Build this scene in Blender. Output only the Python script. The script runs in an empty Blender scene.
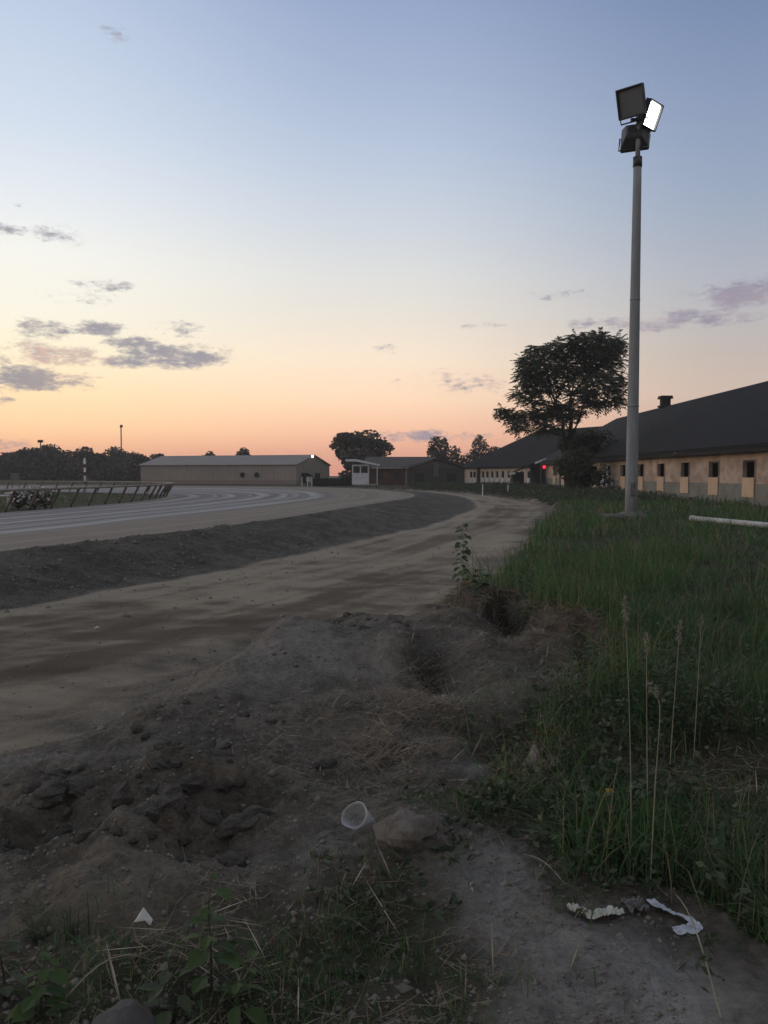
import bpy, math, random
import numpy as np
from mathutils import Vector, Matrix
random.seed(7)
RNG = np.random.default_rng(11)
SC = bpy.context.scene
COL = SC.collection
F, HZ, CAMZ = 858.0, 474.0, 1.9
PITCH = math.atan(38 / F)
PI = math.pi

# ------------------------------------------------------------------ picture -> place (survey of where things stand)
def ray(px, py):
    x, y = (px - 384) / F, (512 - py) / F
    c, s = math.cos(PITCH), math.sin(PITCH)
    return np.array([x, c + y * s, y * c - s])
def onz(px, py, z):
    d = ray(px, py); t = (z - CAMZ) / d[2]
    return np.array([d[0] * t, d[1] * t, z])
def ony(px, py, Y):
    d = ray(px, py); t = Y / d[1]
    return np.array([d[0] * t, Y, CAMZ + d[2] * t])

# ------------------------------------------------------------------ noise
def _h(ix, iy, s):
    h = (ix.astype(np.int64) * 374761393 + iy.astype(np.int64) * 668265263 + s * 974634777) & 0xFFFFFFFF
    h = ((h ^ (h >> 13)) * 1274126177) & 0xFFFFFFFF
    return ((h ^ (h >> 16)) & 0xFFFFFF) / float(0xFFFFFF)
def vn(x, y, s=0):
    ix, iy = np.floor(x), np.floor(y)
    fx, fy = x - ix, y - iy
    fx = fx * fx * fx * (fx * (fx * 6 - 15) + 10); fy = fy * fy * fy * (fy * (fy * 6 - 15) + 10)
    a, b, c, d = _h(ix, iy, s), _h(ix + 1, iy, s), _h(ix, iy + 1, s), _h(ix + 1, iy + 1, s)
    return (a + (b - a) * fx) * (1 - fy) + (c + (d - c) * fx) * fy - .5
def fbm(x, y, s=0, o=4, g=.5):
    t, a = 0, 1.0
    for k in range(o):
        c, sn = math.cos(k * 1.1), math.sin(k * 1.1)
        t = t + a * vn((x * c - y * sn) * 2 ** k + k * 17.3, (x * sn + y * c) * 2 ** k - k * 9.1, s + k); a *= g
    return t
def worley(x, y, s=0):
    ix, iy = np.floor(x), np.floor(y)
    best = np.full(x.shape, 9.0); val = np.zeros(x.shape)
    for dx in (-1, 0, 1):
        for dy in (-1, 0, 1):
            cx, cy = ix + dx, iy + dy
            d = (cx + _h(cx, cy, s) - x) ** 2 + (cy + _h(cx, cy, s + 5) - y) ** 2
            m = d < best
            best = np.where(m, d, best); val = np.where(m, _h(cx, cy, s + 9), val)
    return np.sqrt(best), val
def ss(a, b, x):
    t = np.clip((x - a) / (b - a), 0, 1); return t * t * (3 - 2 * t)

# ------------------------------------------------------------------ plan curves
def catmull(P, n):
    P = [np.array(p, float) for p in P]; P = [2 * P[0] - P[1]] + P + [2 * P[-1] - P[-2]]
    out = []
    for i in range(1, len(P) - 2):
        for k in range(n):
            t = k / n; a, b, c, d = P[i - 1], P[i], P[i + 1], P[i + 2]
            out.append(.5 * ((2 * b) + (c - a) * t + (2 * a - 5 * b + 4 * c - d) * t * t + (3 * b - a - 3 * c + d) * t ** 3))
    out.append(P[-2]); return np.array(out)
OUT = [(-23, -15), (-15, -3), (-9.8, 8.5), (-6.8, 15.2), (-4.6, 21.4), (-2.8, 28.6), (-.5, 40), (1.2, 48), (2, 56), (1.6, 64), (.2, 72), (-2, 80), (-6, 88), (-12, 94), (-21, 99), (-40, 105), (-95, 110)]
INN = [(-34, -8), (-27, 3), (-22, 14), (-19.5, 21), (-17.8, 29), (-16.7, 37.4), (-15.4, 48), (-15.1, 54), (-15.6, 60), (-16.5, 65), (-18.2, 69.5), (-21.6, 73.5), (-26, 77), (-31, 80), (-38, 82.5), (-53, 86), (-97, 90)]
BOT = [(-24, -19), (-14, -5), (-9.4, 5), (-5.5, 12.3), (-3.6, 16.6), (-2, 20.6), (.55, 29), (1.5, 32), (4.4, 45), (5.7, 56), (6.3, 70), (5.6, 82), (3.5, 95), (-1, 104), (-10, 111), (-30, 117), (-95, 122)]
RGT = [(-15, -12), (-7.5, 1), (-3.2, 5), (-2.3, 6.5), (-2.0, 7.7), (-1.5, 9.4), (-.5, 10.2), (.5, 10.8), (1.0, 12), (1.5, 13.6), (3.4, 21.8), (5.8, 32.6), (8.3, 43), (9.8, 54), (9.8, 63), (8.9, 76), (7.3, 88), (3, 100), (-8, 111.5), (-30, 120), (-95, 126)]
cT, cI, cB, cG = catmull(OUT, 4), catmull(INN, 4), catmull(BOT, 4), catmull(RGT, 4)
def sdist(C, x, y):
    """signed distance to a plan curve; positive on its right-hand side when walking along it"""
    best = np.full(x.shape, 1e18); sgn = np.ones(x.shape)
    for a, b in zip(C[:-1], C[1:]):
        d = b - a; L = d @ d
        t = np.clip(((x - a[0]) * d[0] + (y - a[1]) * d[1]) / L, 0, 1)
        ex, ey = x - a[0] - t * d[0], y - a[1] - t * d[1]
        dd = ex * ex + ey * ey; m = dd < best
        best = np.where(m, dd, best); sgn = np.where(m, np.sign(ex * d[1] - ey * d[0]), sgn)
    return np.sqrt(best) * np.where(sgn == 0, 1, sgn)
def inpoly(P, x, y):
    r = np.zeros(x.shape, bool)
    for (x0, y0), (x1, y1) in zip(P, P[1:] + P[:1]):
        if y0 == y1: continue
        c = ((y0 > y) != (y1 > y)) & (x < (x1 - x0) * (y - y0) / (y1 - y0) + x0)
        r ^= c
    return r
def pz(px, py, z=.3):
    p = onz(px, py, z); return (p[0], p[1])
GRASSP = [pz(a, b) for a, b in [(545, 515), (518, 548), (480, 585), (462, 604), (530, 612), (548, 640), (600, 650), (628, 690), (555, 720), (530, 750), (528, 780), (540, 825), (550, 862), (580, 886), (630, 896), (684, 908), (722, 938), (768, 962), (900, 1010), (1000, 1020)]] + [(8, 3), (18.2, 12), (19.3, 106), (12, 106), (11, 66), (10.2, 50)]
# patches of weeds / straw / hollows in the disturbed soil: (px, py, half width px, half height px, amount)
GREEN = [(470, 818, 60, 16, 1), (385, 900, 60, 28, 1.2), (200, 985, 120, 42, 1.6), (40, 985, 80, 50, 1.4), (370, 980, 115, 50, 1.8), (345, 690, 40, 18, .25), (470, 715, 40, 20, .6), (520, 690, 40, 18, .5), (300, 800, 40, 14, .3), (60, 925, 40, 14, .35), (380, 850, 18, 14, .8), (445, 985, 40, 45, .5)]
STRAW = [(430, 682, 26, 24, 1.2), (505, 610, 50, 14, 1), (400, 705, 75, 26, 1), (400, 750, 95, 26, .7), (575, 665, 60, 35, 1), (480, 640, 40, 22, .5), (270, 905, 60, 12, 1), (350, 960, 110, 60, .8), (720, 830, 60, 60, .8), (520, 880, 40, 40, .18), (130, 960, 130, 40, .3), (440, 930, 60, 20, .4), (590, 740, 40, 40, .4), (730, 760, 60, 60, .3)]
BUMPS = [(330, 652, 170, 14, .20), (210, 668, 60, 10, .12), (250, 700, 90, 14, .05), (290, 640, 40, 8, .10), (380, 636, 30, 8, .10), (400, 660, 30, 12, .12), (320, 690, 60, 10, -.10), (160, 715, 70, 8, .05), (120, 760, 90, 8, .05), (430, 672, 22, 20, -.24), (515, 622, 22, 14, -.22), (555, 650, 50, 14, .16), (500, 638, 15, 10, -.14), (482, 660, 22, 10, .12), (455, 625, 30, 8, .12), (545, 628, 26, 9, .14), (465, 690, 24, 10, -.10), (500, 725, 40, 14, -.10), (505, 765, 45, 16, .07), (195, 783, 80, 8, .17), (235, 806, 45, 11, -.30), (60, 800, 70, 14, .06), (30, 838, 55, 14, -.14), (200, 850, 40, 14, -.10), (110, 850, 50, 18, .07), (140, 700, 60, 10, .06), (90, 740, 120, 10, -.06), (300, 830, 50, 12, .05), (300, 850, 18, 8, -.05), (410, 845, 40, 20, .05), (480, 600, 30, 10, .1), (130, 900, 130, 20, .04)]
def patch(x, y, L):
    t = np.zeros(x.shape)
    for px, py, rx, ry, a in L:
        c = onz(px, py, .3); ex = rx / F * c[1]
        y0, y1 = onz(px, py + ry, .3)[1], onz(px, py - ry, .3)[1]; ey = (y1 - y0) / 2
        t = t + a * np.exp(-((x - c[0]) / ex) ** 2 - ((y - (y0 + y1) / 2) / ey) ** 2)
    return t
DITCH = [(130, 825, 150, 34, 1), (235, 812, 60, 22, .6), (20, 835, 60, 25, .5)]

SCARP = catmull([pz(a, b) for a, b in [(440, 596), (458, 602), (482, 614), (503, 607), (528, 620), (545, 640), (598, 650), (624, 688), (560, 716), (532, 748), (534, 790)]], 4)
def terrain(x, y):
    x, y = np.asarray(x, float), np.asarray(y, float)
    dT, dB, dG, dI = sdist(cT, x, y), sdist(cB, x, y), sdist(cG, x, y), sdist(cI, x, y)
    wob = fbm(x * .6, y * .6, 40, 3) * .5
    tr = np.where(dT < 0, 1, 0); infd = dI < 0
    tt = np.clip(-dT / (np.abs(dT) + np.abs(dI) + 1e-6), 0, 1)
    bank = (dT >= 0) & (dB + wob * .5 < 0)
    right = ss(-.1, .9, dG + wob)
    road = (dB + wob * .5 >= 0) & (dG < .5)
    near = 1 - ss(14, 26, np.hypot(x, y))
    # track, banked towards the rail
    ztr = .5 - .3 * tt - .06 * ss(.1, .8, -dT)
    ztr = np.where(infd, .2 + .15 * ss(0, 6, -dI) * (fbm(x * .1, y * .1, 3, 2) + .5) - .04, ztr)
    fb = np.abs(dB) / (np.abs(dB) + np.abs(dT) + 1e-6)
    lump = fbm(x * 1.7, y * 1.7, 8, 4, .55)
    zbk = .5 * ss(.02, .92, fb) + .07 * lump * ss(0, .25, fb) * ss(0, .12, 1 - fb) + .06 * np.exp(-((fb - .9) / .12) ** 2) + .05 * fbm(x * 5, y * 5, 19, 3, .6) * ss(0, .1, fb) * ss(0, .1, 1 - fb) * (1 - ss(20, 40, y))
    rut = vn(dB * 1.6, x * .05 + y * .09, 5) * .05 + vn(dB * 4.5, x * .1 + y * .15, 6) * .02 * near
    zrd = rut + .02 * fbm(x * .7, y * .7, 9, 4)
    z = np.where(tr > 0, ztr, np.where(dB < 0, zbk, zrd))
    # disturbed ground and verge
    grass = inpoly(GRASSP, x + .4 * fbm(x * 1.9, y * 1.9, 21, 3), y + .45 * fbm(x * 1.9, y * 1.9, 22, 3))
    L = fbm(x * .8, y * .8, 12, 4, .5)
    rough = .16 * L * near + .105 * fbm(x * 3.7, y * 3.7, 14, 5, .58) * near + .03 * fbm(x * 17, y * 17, 15, 3, .6) * (1 - ss(6, 12, y)) - .05 * np.abs(fbm(x * 2.3, y * 2.3, 18, 3)) * near
    b = patch(x, y, BUMPS)
    di = np.clip(patch(x, y, DITCH), 0, 1)
    m = (di > .03) & (y < 8)
    cl = np.zeros(x.shape)
    if m.any():
        xx, yy = x[m] + .05 * vn(x[m] * 9, y[m] * 9, 30), y[m] + .05 * vn(x[m] * 9, y[m] * 9, 31)
        w1, v1 = worley(xx * 5.5, yy * 5.5, 2); w2, v2 = worley(xx * 13, yy * 13, 3)
        w3, v3 = worley(xx * 26, yy * 26, 4)
        cl[m] = (.24 * np.clip(.62 - w1, -.1, .35) * (v1 + .25) + .11 * np.clip(.6 - w2, 0, .35) * (v2 + .2) + .03 * np.clip(.6 - w3, 0, .4) * v3) * di[m] - .05 * di[m]
    path = np.exp(-((x - .9) / .5) ** 2) * (1 - ss(3.1, 3.8, y))          # trodden soil at the feet of the verge is flatter
    zr = .3 * right + (rough * (.58 - .38 * path - .22 * ss(-.4, -1.6, x) * ss(4.2, 5, y)) + b + cl) * np.maximum(right, ss(-1.6, .3, dG + wob) * .6) * np.where(grass, .8, 1) * np.where(dG > 12, 0, 1)
    sc = np.zeros(x.shape); m = (x > -.6) & (x < 2.6) & (y > 4) & (y < 13)
    if m.any():
        xm, ym = x[m], y[m]; d = sdist(SCARP, xm, ym) + .16 * fbm(xm * 4, ym * 4, 81, 3)
        sc[m] = (.17 * ss(.10, -.05, d) * ss(-1.2, -.1, d) - .15 * np.exp(-((d - .16) / .16) ** 2)) * ss(-.6, -.1, xm) * ss(2.6, 1.9, xm) * ss(4, 5, ym) * ss(13, 11.5, ym)
    zr = zr + sc
    z = np.where(dB >= 0, z * (1 - right) + zr, z)
    info = dict(dT=dT, dB=dB, dG=dG, dI=dI, bank=bank, right=right, road=road, grass=grass, infield=infd, tt=tt, ditch=di, near=near, lump=lump, L=L, scarp=sc)
    return z, info
def H(x, y):
    return float(terrain(np.array([x]), np.array([y]))[0][0])

# ------------------------------------------------------------------ building helpers
ORG = {}
def link(o): COL.objects.link(o); return o
def thing(name, label, cat, loc=(0, 0, 0), group=None):
    o = link(bpy.data.objects.new(name, None)); o.location = loc; o.empty_display_size = .2
    o['label'] = label; o['category'] = cat
    if group: o['group'] = group
    ORG[o.name] = np.array(loc, float); return o
def tag(o, label, cat, group=None, kind=None):
    o['label'] = label
    if cat: o['category'] = cat
    if group: o['group'] = group
    if kind: o['kind'] = kind
    return o
def mesh_np(name, V, faces_n, mat, parent=None, smooth=False, k=4, loc=None):
    """V (N,3), faces_n (M,k) index array"""
    V = np.asarray(V, float)
    if parent is not None: off = ORG[parent.name]
    elif loc is not None: off = np.array(loc, float)
    else: off = np.zeros(3)
    me = bpy.data.meshes.new(name)
    Fa = np.asarray(faces_n, np.int32)
    me.vertices.add(len(V)); me.vertices.foreach_set('co', (V - off).astype(np.float32).ravel())
    me.loops.add(Fa.size); me.loops.foreach_set('vertex_index', Fa.ravel())
    me.polygons.add(len(Fa)); me.polygons.foreach_set('loop_start', np.arange(0, Fa.size, Fa.shape[1], dtype=np.int32))
    me.update(calc_edges=True)
    if smooth: me.polygons.foreach_set('use_smooth', np.ones(len(Fa), bool))
    me.materials.append(mat)
    o = link(bpy.data.objects.new(name, me)); ORG[o.name] = off
    if parent is not None: o.parent = parent
    elif loc is not None: o.location = loc
    return o
class MB:
    def __init__(s): s.v, s.f = [], []
    def add(s, V, Fs):
        n = len(s.v); s.v += [tuple(map(float, p)) for p in V]; s.f += [tuple(i + n for i in f) for f in Fs]; return s
    def hexa(s, P):   # 8 points: bottom ring 0-3, top ring 4-7
        return s.add(P, [(3, 2, 1, 0), (4, 5, 6, 7), (0, 1, 5, 4), (1, 2, 6, 5), (2, 3, 7, 6), (3, 0, 4, 7)])
    def box(s, x0, x1, y0, y1, z0, z1):
        return s.hexa([(x0, y0, z0), (x1, y0, z0), (x1, y1, z0), (x0, y1, z0), (x0, y0, z1), (x1, y0, z1), (x1, y1, z1), (x0, y1, z1)])
    def obox(s, c, ax, ay, az):   # centre and three half axes
        c, ax, ay, az = [np.array(q, float) for q in (c, ax, ay, az)]
        return s.hexa([c - ax - ay - az, c + ax - ay - az, c + ax + ay - az, c - ax + ay - az, c - ax - ay + az, c + ax - ay + az, c + ax + ay + az, c - ax + ay + az])
    def tube(s, pts, rad, n=8, cap=True):
        pts = [np.array(p, float) for p in pts]; rings = []
        if not hasattr(rad, '__len__'): rad = [rad] * len(pts)
        up = np.array([0, 0, 1.0])
        for i, p in enumerate(pts):
            t = pts[min(i + 1, len(pts) - 1)] - pts[max(i - 1, 0)]; t /= (np.linalg.norm(t) + 1e-9)
            r = np.array([1.0, 0, 0]) if abs(t[2]) > .92 else up
            a = np.cross(t, r); a /= np.linalg.norm(a); b = np.cross(t, a)
            rings.append([p + rad[i] * (a * math.cos(2 * PI * k / n) + b * math.sin(2 * PI * k / n)) for k in range(n)])
        V = [q for r in rings for q in r]
        Fs = [(i * n + k, i * n + (k + 1) % n, (i + 1) * n + (k + 1) % n, (i + 1) * n + k) for i in range(len(pts) - 1) for k in range(n)]
        if cap: Fs += [tuple(range(n))[::-1], tuple((len(pts) - 1) * n + k for k in range(n))]
        return s.add(V, Fs)
    def build(s, name, mat, parent=None, smooth=False, bevel=0, loc=None):
        off = ORG[parent.name] if parent is not None else np.array(loc if loc is not None else (0, 0, 0), float)
        me = bpy.data.meshes.new(name)
        me.from_pydata([tuple(np.array(p) - off) for p in s.v], [], s.f); me.update()
        if smooth: me.polygons.foreach_set('use_smooth', np.ones(len(me.polygons), bool))
        me.materials.append(mat)
        o = link(bpy.data.objects.new(name, me)); ORG[o.name] = off
        if parent is not None: o.parent = parent
        elif loc is not None: o.location = loc
        if bevel:
            m = o.modifiers.new('b', 'BEVEL'); m.width = bevel; m.segments = 2; m.limit_method = 'ANGLE'
        return o
def struct(o): o['kind'] = 'structure'; return o
def copy_tree(o, parent=None):
    c = o.copy(); link(c); ORG[c.name] = ORG[o.name].copy()
    if parent is not None: c.parent = parent
    for ch in list(o.children): copy_tree(ch, c)
    return c
def wall(mb, o, u, n, L, z0, z1, t, holes):
    """wall slab with real openings. o: point on its outer face, u: along, n: inward"""
    o, u, n = [np.array(q, float) for q in (o, u, n)]
    us = sorted({0, L} | {h[0] for h in holes} | {h[1] for h in holes}); zs = sorted({z0, z1} | {h[2] for h in holes} | {h[3] for h in holes})
    nu, nz = len(us) - 1, len(zs) - 1
    solid = [[not any(h[0] <= (us[i] + us[i + 1]) / 2 <= h[1] and h[2] <= (zs[j] + zs[j + 1]) / 2 <= h[3] for h in holes) for j in range(nz)] for i in range(nu)]
    P = lambda a, z, d: tuple(o + u * a + n * d + np.array([0, 0, z]))
    ok = lambda i, j: 0 <= i < nu and 0 <= j < nz and solid[i][j]
    for i in range(nu):
        for j in range(nz):
            if not solid[i][j]: continue
            a, b, c, d = us[i], us[i + 1], zs[j], zs[j + 1]; q = lambda *p: mb.add(p, [(0, 1, 2, 3)])
            q(P(a, c, 0), P(b, c, 0), P(b, d, 0), P(a, d, 0)); q(P(a, d, t), P(b, d, t), P(b, c, t), P(a, c, t))
            if not ok(i - 1, j): q(P(a, c, 0), P(a, d, 0), P(a, d, t), P(a, c, t))
            if not ok(i + 1, j): q(P(b, c, t), P(b, d, t), P(b, d, 0), P(b, c, 0))
            if not ok(i, j - 1): q(P(a, c, t), P(b, c, t), P(b, c, 0), P(a, c, 0))
            if not ok(i, j + 1): q(P(a, d, 0), P(b, d, 0), P(b, d, t), P(a, d, t))
    return mb

# ------------------------------------------------------------------ materials
def lin(c): return tuple(((v / 255) / 12.92 if v <= 10 else ((v / 255 + .055) / 1.055) ** 2.4) for v in c)
class NT:
    def __init__(s, nt): s.nt = nt
    def n(s, t, **kw):
        o = s.nt.nodes.new(t)
        for k, v in kw.items(): setattr(o, k, v)
        return o
    def set(s, sock, v):
        if hasattr(v, 'default_value') or hasattr(v, 'links'): s.nt.links.new(v, sock)
        elif hasattr(v, '__len__') and len(v) == 3 and sock.type == 'RGBA': sock.default_value = (*v, 1)
        else: sock.default_value = v
    def math(s, op, a, b=0.0, c=None, clamp=False):
        m = s.n('ShaderNodeMath', operation=op, use_clamp=clamp); s.set(m.inputs[0], a); s.set(m.inputs[1], b)
        if c is not None: s.set(m.inputs[2], c)
        return m.outputs[0]
    def mix(s, f, a, b, mode='MIX'):
        m = s.n('ShaderNodeMix', data_type='RGBA', blend_type=mode); s.set(m.inputs[0], f); s.set(m.inputs[6], a); s.set(m.inputs[7], b); return m.outputs[2]
    def smooth(s, x, a, b):
        m = s.n('ShaderNodeMapRange', interpolation_type='SMOOTHSTEP'); s.set(m.inputs[0], x); m.inputs[1].default_value = a; m.inputs[2].default_value = b; return m.outputs[0]
    def noise(s, vec, scale, detail=4, rough=.55, dist=0):
        m = s.n('ShaderNodeTexNoise'); m.inputs['Scale'].default_value = scale; m.inputs['Detail'].default_value = detail; m.inputs['Roughness'].default_value = rough; m.inputs['Distortion'].default_value = dist
        if vec is not None: s.set(m.inputs['Vector'], vec)
        return m.outputs[0]
    def mapv(s, vec, sc):
        m = s.n('ShaderNodeMapping'); s.set(m.inputs[0], vec); m.inputs['Scale'].default_value = sc; return m.outputs[0]
def new_mat(name):
    m = bpy.data.materials.new(name); m.use_nodes = True; nt = m.node_tree; nt.nodes.clear()
    T = NT(nt); out = T.n('ShaderNodeOutputMaterial'); b = T.n('ShaderNodeBsdfPrincipled'); nt.links.new(b.outputs[0], out.inputs[0])
    b.inputs['Specular IOR Level'].default_value = .2; b.inputs['Roughness'].default_value = .85
    return m, T, b
def mat(name, c, rough=.8, spec=.25, var=.25, scale=3.0, stretch=(1, 1, 1), c2=None, bump=0, metal=0, grime=None, coords='Object', bscale=None, seam=0):
    m, T, b = new_mat(name)
    co = T.n('ShaderNodeTexCoord').outputs[coords]
    v = T.mapv(co, stretch)
    f = T.noise(v, scale, 6, .6); f2 = T.noise(co, scale * .27, 4)
    c2 = c2 or tuple(x * (1 - var) for x in c)
    col = T.mix(T.smooth(f, .35, .65), c, c2)
    col = T.mix(T.math('MULTIPLY', T.smooth(f2, .45, .7), .5), col, grime or tuple(x * (1 - var * 1.2) for x in c))
    if seam:
        sy = T.n('ShaderNodeSeparateXYZ'); T.nt.links.new(co, sy.inputs[0])
        fr = T.math('FRACT', T.math('MULTIPLY', sy.outputs[1], 1 / seam))
        col = T.mix(T.math('MULTIPLY', T.math('LESS_THAN', fr, .012), .7), col, (.06, .05, .045))
        cell = T.n('ShaderNodeTexWhiteNoise', noise_dimensions='1D'); T.set(cell.inputs['W'], T.math('FLOOR', T.math('MULTIPLY', sy.outputs[1], 1 / seam)))
        col = T.mix(T.math('MULTIPLY', cell.outputs[0], .38), col, (.30, .225, .18))
    T.set(b.inputs['Base Color'], col); b.inputs['Roughness'].default_value = rough; b.inputs['Specular IOR Level'].default_value = spec; b.inputs['Metallic'].default_value = metal
    if bump:
        bn = T.n('ShaderNodeBump'); bn.inputs['Distance'].default_value = bump; T.set(bn.inputs['Height'], T.noise(v, bscale or scale * 3, 6, .65)); T.set(b.inputs['Normal'], bn.outputs[0])
    return m
def leaf_mat(name, c, c2, trans=.25, rough=.6, dry=None):
    m, T, b = new_mat(name)
    r = T.n('ShaderNodeNewGeometry').outputs['Random Per Island']
    co = T.n('ShaderNodeTexCoord').outputs['Object']
    f = T.math('ADD', T.math('MULTIPLY', r, .6), T.math('MULTIPLY', T.noise(co, 1.3, 3), .5))
    col = T.mix(T.smooth(f, .15, .85), c, c2)
    if dry: col = T.mix(T.math('MULTIPLY', T.smooth(T.noise(co, .75, 5, .65), .47, .66), .8), col, dry); col = T.mix(T.math('MULTIPLY', T.smooth(T.math('ADD', r, T.math('MULTIPLY', T.noise(co, 2.2, 3), .4)), .98, 1.1), .9), col, (.26, .22, .13))
    T.set(b.inputs['Base Color'], col); b.inputs['Roughness'].default_value = rough
    tr = T.n('ShaderNodeBsdfTranslucent'); T.set(tr.inputs[0], col)
    ms = T.n('ShaderNodeMixShader'); ms.inputs[0].default_value = trans
    T.nt.links.new(b.outputs[0], ms.inputs[1]); T.nt.links.new(tr.outputs[0], ms.inputs[2])
    T.nt.links.new(ms.outputs[0], [n for n in T.nt.nodes if n.type == 'OUTPUT_MATERIAL'][0].inputs[0])
    return m
def emit_mat(name, c, s):
    m, T, b = new_mat(name); b.inputs['Base Color'].default_value = (.02, .02, .02, 1)
    b.inputs['Emission Color'].default_value = (*c, 1); b.inputs['Emission Strength'].default_value = s; return m

def ground_mat():
    m, T, b = new_mat('earth_and_turf')
    co = T.n('ShaderNodeTexCoord').outputs['Object']
    at = lambda n: T.n('ShaderNodeAttribute', attribute_name=n)
    z = at('zone'); sep = T.n('ShaderNodeSeparateColor'); T.nt.links.new(z.outputs['Color'], sep.inputs[0])
    gR, gB, gRoad = sep.outputs[0], sep.outputs[1], sep.outputs[2]
    tone = at('tone').outputs['Fac']; straw = at('straw').outputs['Fac']
    nA, nB, nC = T.noise(co, .9, 6, .6), T.noise(co, 5, 6, .65), T.noise(co, 30, 4, .7)
    mixn = T.math('ADD', T.math('MULTIPLY', nA, .36), T.math('ADD', T.math('MULTIPLY', nB, .32), T.math('MULTIPLY', nC, .36)))
    soil = T.mix(T.smooth(mixn, .38, .68), (.066, .057, .046), (.215, .187, .152))
    road = T.mix(T.smooth(T.math('ADD', T.math('MULTIPLY', mixn, .55), T.math('MULTIPLY', tone, .5)), .3, .8), (.125, .103, .076), (.325, .278, .215))
    bank = T.mix(T.smooth(mixn, .4, .66), (.056, .051, .043), (.165, .150, .128))
    turf = T.mix(T.smooth(nB, .35, .65), (.030, .036, .018), (.075, .066, .042))
    pa = at('path').outputs['Fac']; c = T.mix(gRoad, soil, road); c = T.mix(pa, c, T.mix(T.smooth(mixn, .38, .66), (.24, .232, .22), (.45, .44, .425))); c = T.mix(gB, c, bank)
    st = T.math('MULTIPLY', straw, T.smooth(T.noise(T.mapv(co, (1, 1, 1)), 22, 5, .7), .42, .62))
    c = T.mix(T.math('MULTIPLY', st, .6), c, (.10, .078, .055)); c = T.mix(gR, c, turf)
    dk = T.math('MULTIPLY', at('dark_soil').outputs['Fac'], .65)
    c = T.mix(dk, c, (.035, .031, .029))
    T.set(b.inputs['Base Color'], c); b.inputs['Roughness'].default_value = .95; b.inputs['Specular IOR Level'].default_value = .12
    bn = T.n('ShaderNodeBump'); bn.inputs['Distance'].default_value = .06; bn.inputs['Strength'].default_value = 1.0
    T.set(bn.inputs['Height'], T.math('ADD', T.math('MULTIPLY', nB, .5), T.math('MULTIPLY', T.noise(co, 40, 6, .7), .5))); T.set(b.inputs['Normal'], bn.outputs[0])
    return m
def track_mat():
    m, T, b = new_mat('harrowed_track')
    uv = T.n('ShaderNodeUVMap', uv_map='UVMap').outputs[0]; sp = T.n('ShaderNodeSeparateXYZ'); T.nt.links.new(uv, sp.inputs[0])
    u, v = sp.outputs[0], sp.outputs[1]                        # u metres along, v 0 at the outer edge, 1 at the rail
    cv = T.n('ShaderNodeCombineXYZ'); T.set(cv.inputs[0], T.math('MULTIPLY', u, .03)); T.set(cv.inputs[1], T.math('MULTIPLY', v, 2.0))
    wob = T.math('MULTIPLY', T.math('SUBTRACT', T.noise(cv.outputs[0], 2, 4), .5), .09)
    vv = T.math('ADD', v, wob)
    cs = T.n('ShaderNodeCombineXYZ'); T.set(cs.inputs[0], T.math('MULTIPLY', u, .02)); T.set(cs.inputs[1], T.math('MULTIPLY', vv, 46))
    fine = T.noise(cs.outputs[0], 1.0, 4, .6)
    fine2 = T.noise(T.n('ShaderNodeTexCoord').outputs['Object'], 1.5, 5, .65)
    base = T.mix(T.smooth(T.math('ADD', T.math('MULTIPLY', fine, .7), T.math('MULTIPLY', fine2, .3)), .35, .65), (.155, .132, .108), (.25, .215, .18))
    grey = T.mix(T.smooth(fine, .35, .65), (.125, .118, .112), (.205, .198, .19))
    c = T.mix(T.smooth(vv, .26, .34), base, grey)
    rough = .85
    for p, w, a in ((.365, .042, .95), (.455, .02, .6), (.50, .016, .7), (.585, .035, .8), (.66, .014, .5), (.74, .026, .8), (.79, .012, .6), (.88, .03, .5)):
        d = T.math('ABSOLUTE', T.math('SUBTRACT', vv, p))
        k = T.math('MULTIPLY', T.smooth(d, w, w * .45), a)
        k = T.math('MULTIPLY', k, T.smooth(T.math('ADD', fine, T.math('MULTIPLY', fine2, .3)), .35, .75))
        c = T.mix(k, c, (.37, .365, .37))
    T.set(b.inputs['Base Color'], c); b.inputs['Roughness'].default_value = rough; b.inputs['Specular IOR Level'].default_value = .2
    bn = T.n('ShaderNodeBump'); bn.inputs['Distance'].default_value = .02; T.set(bn.inputs['Height'], fine); T.set(b.inputs['Normal'], bn.outputs[0])
    return m

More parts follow.
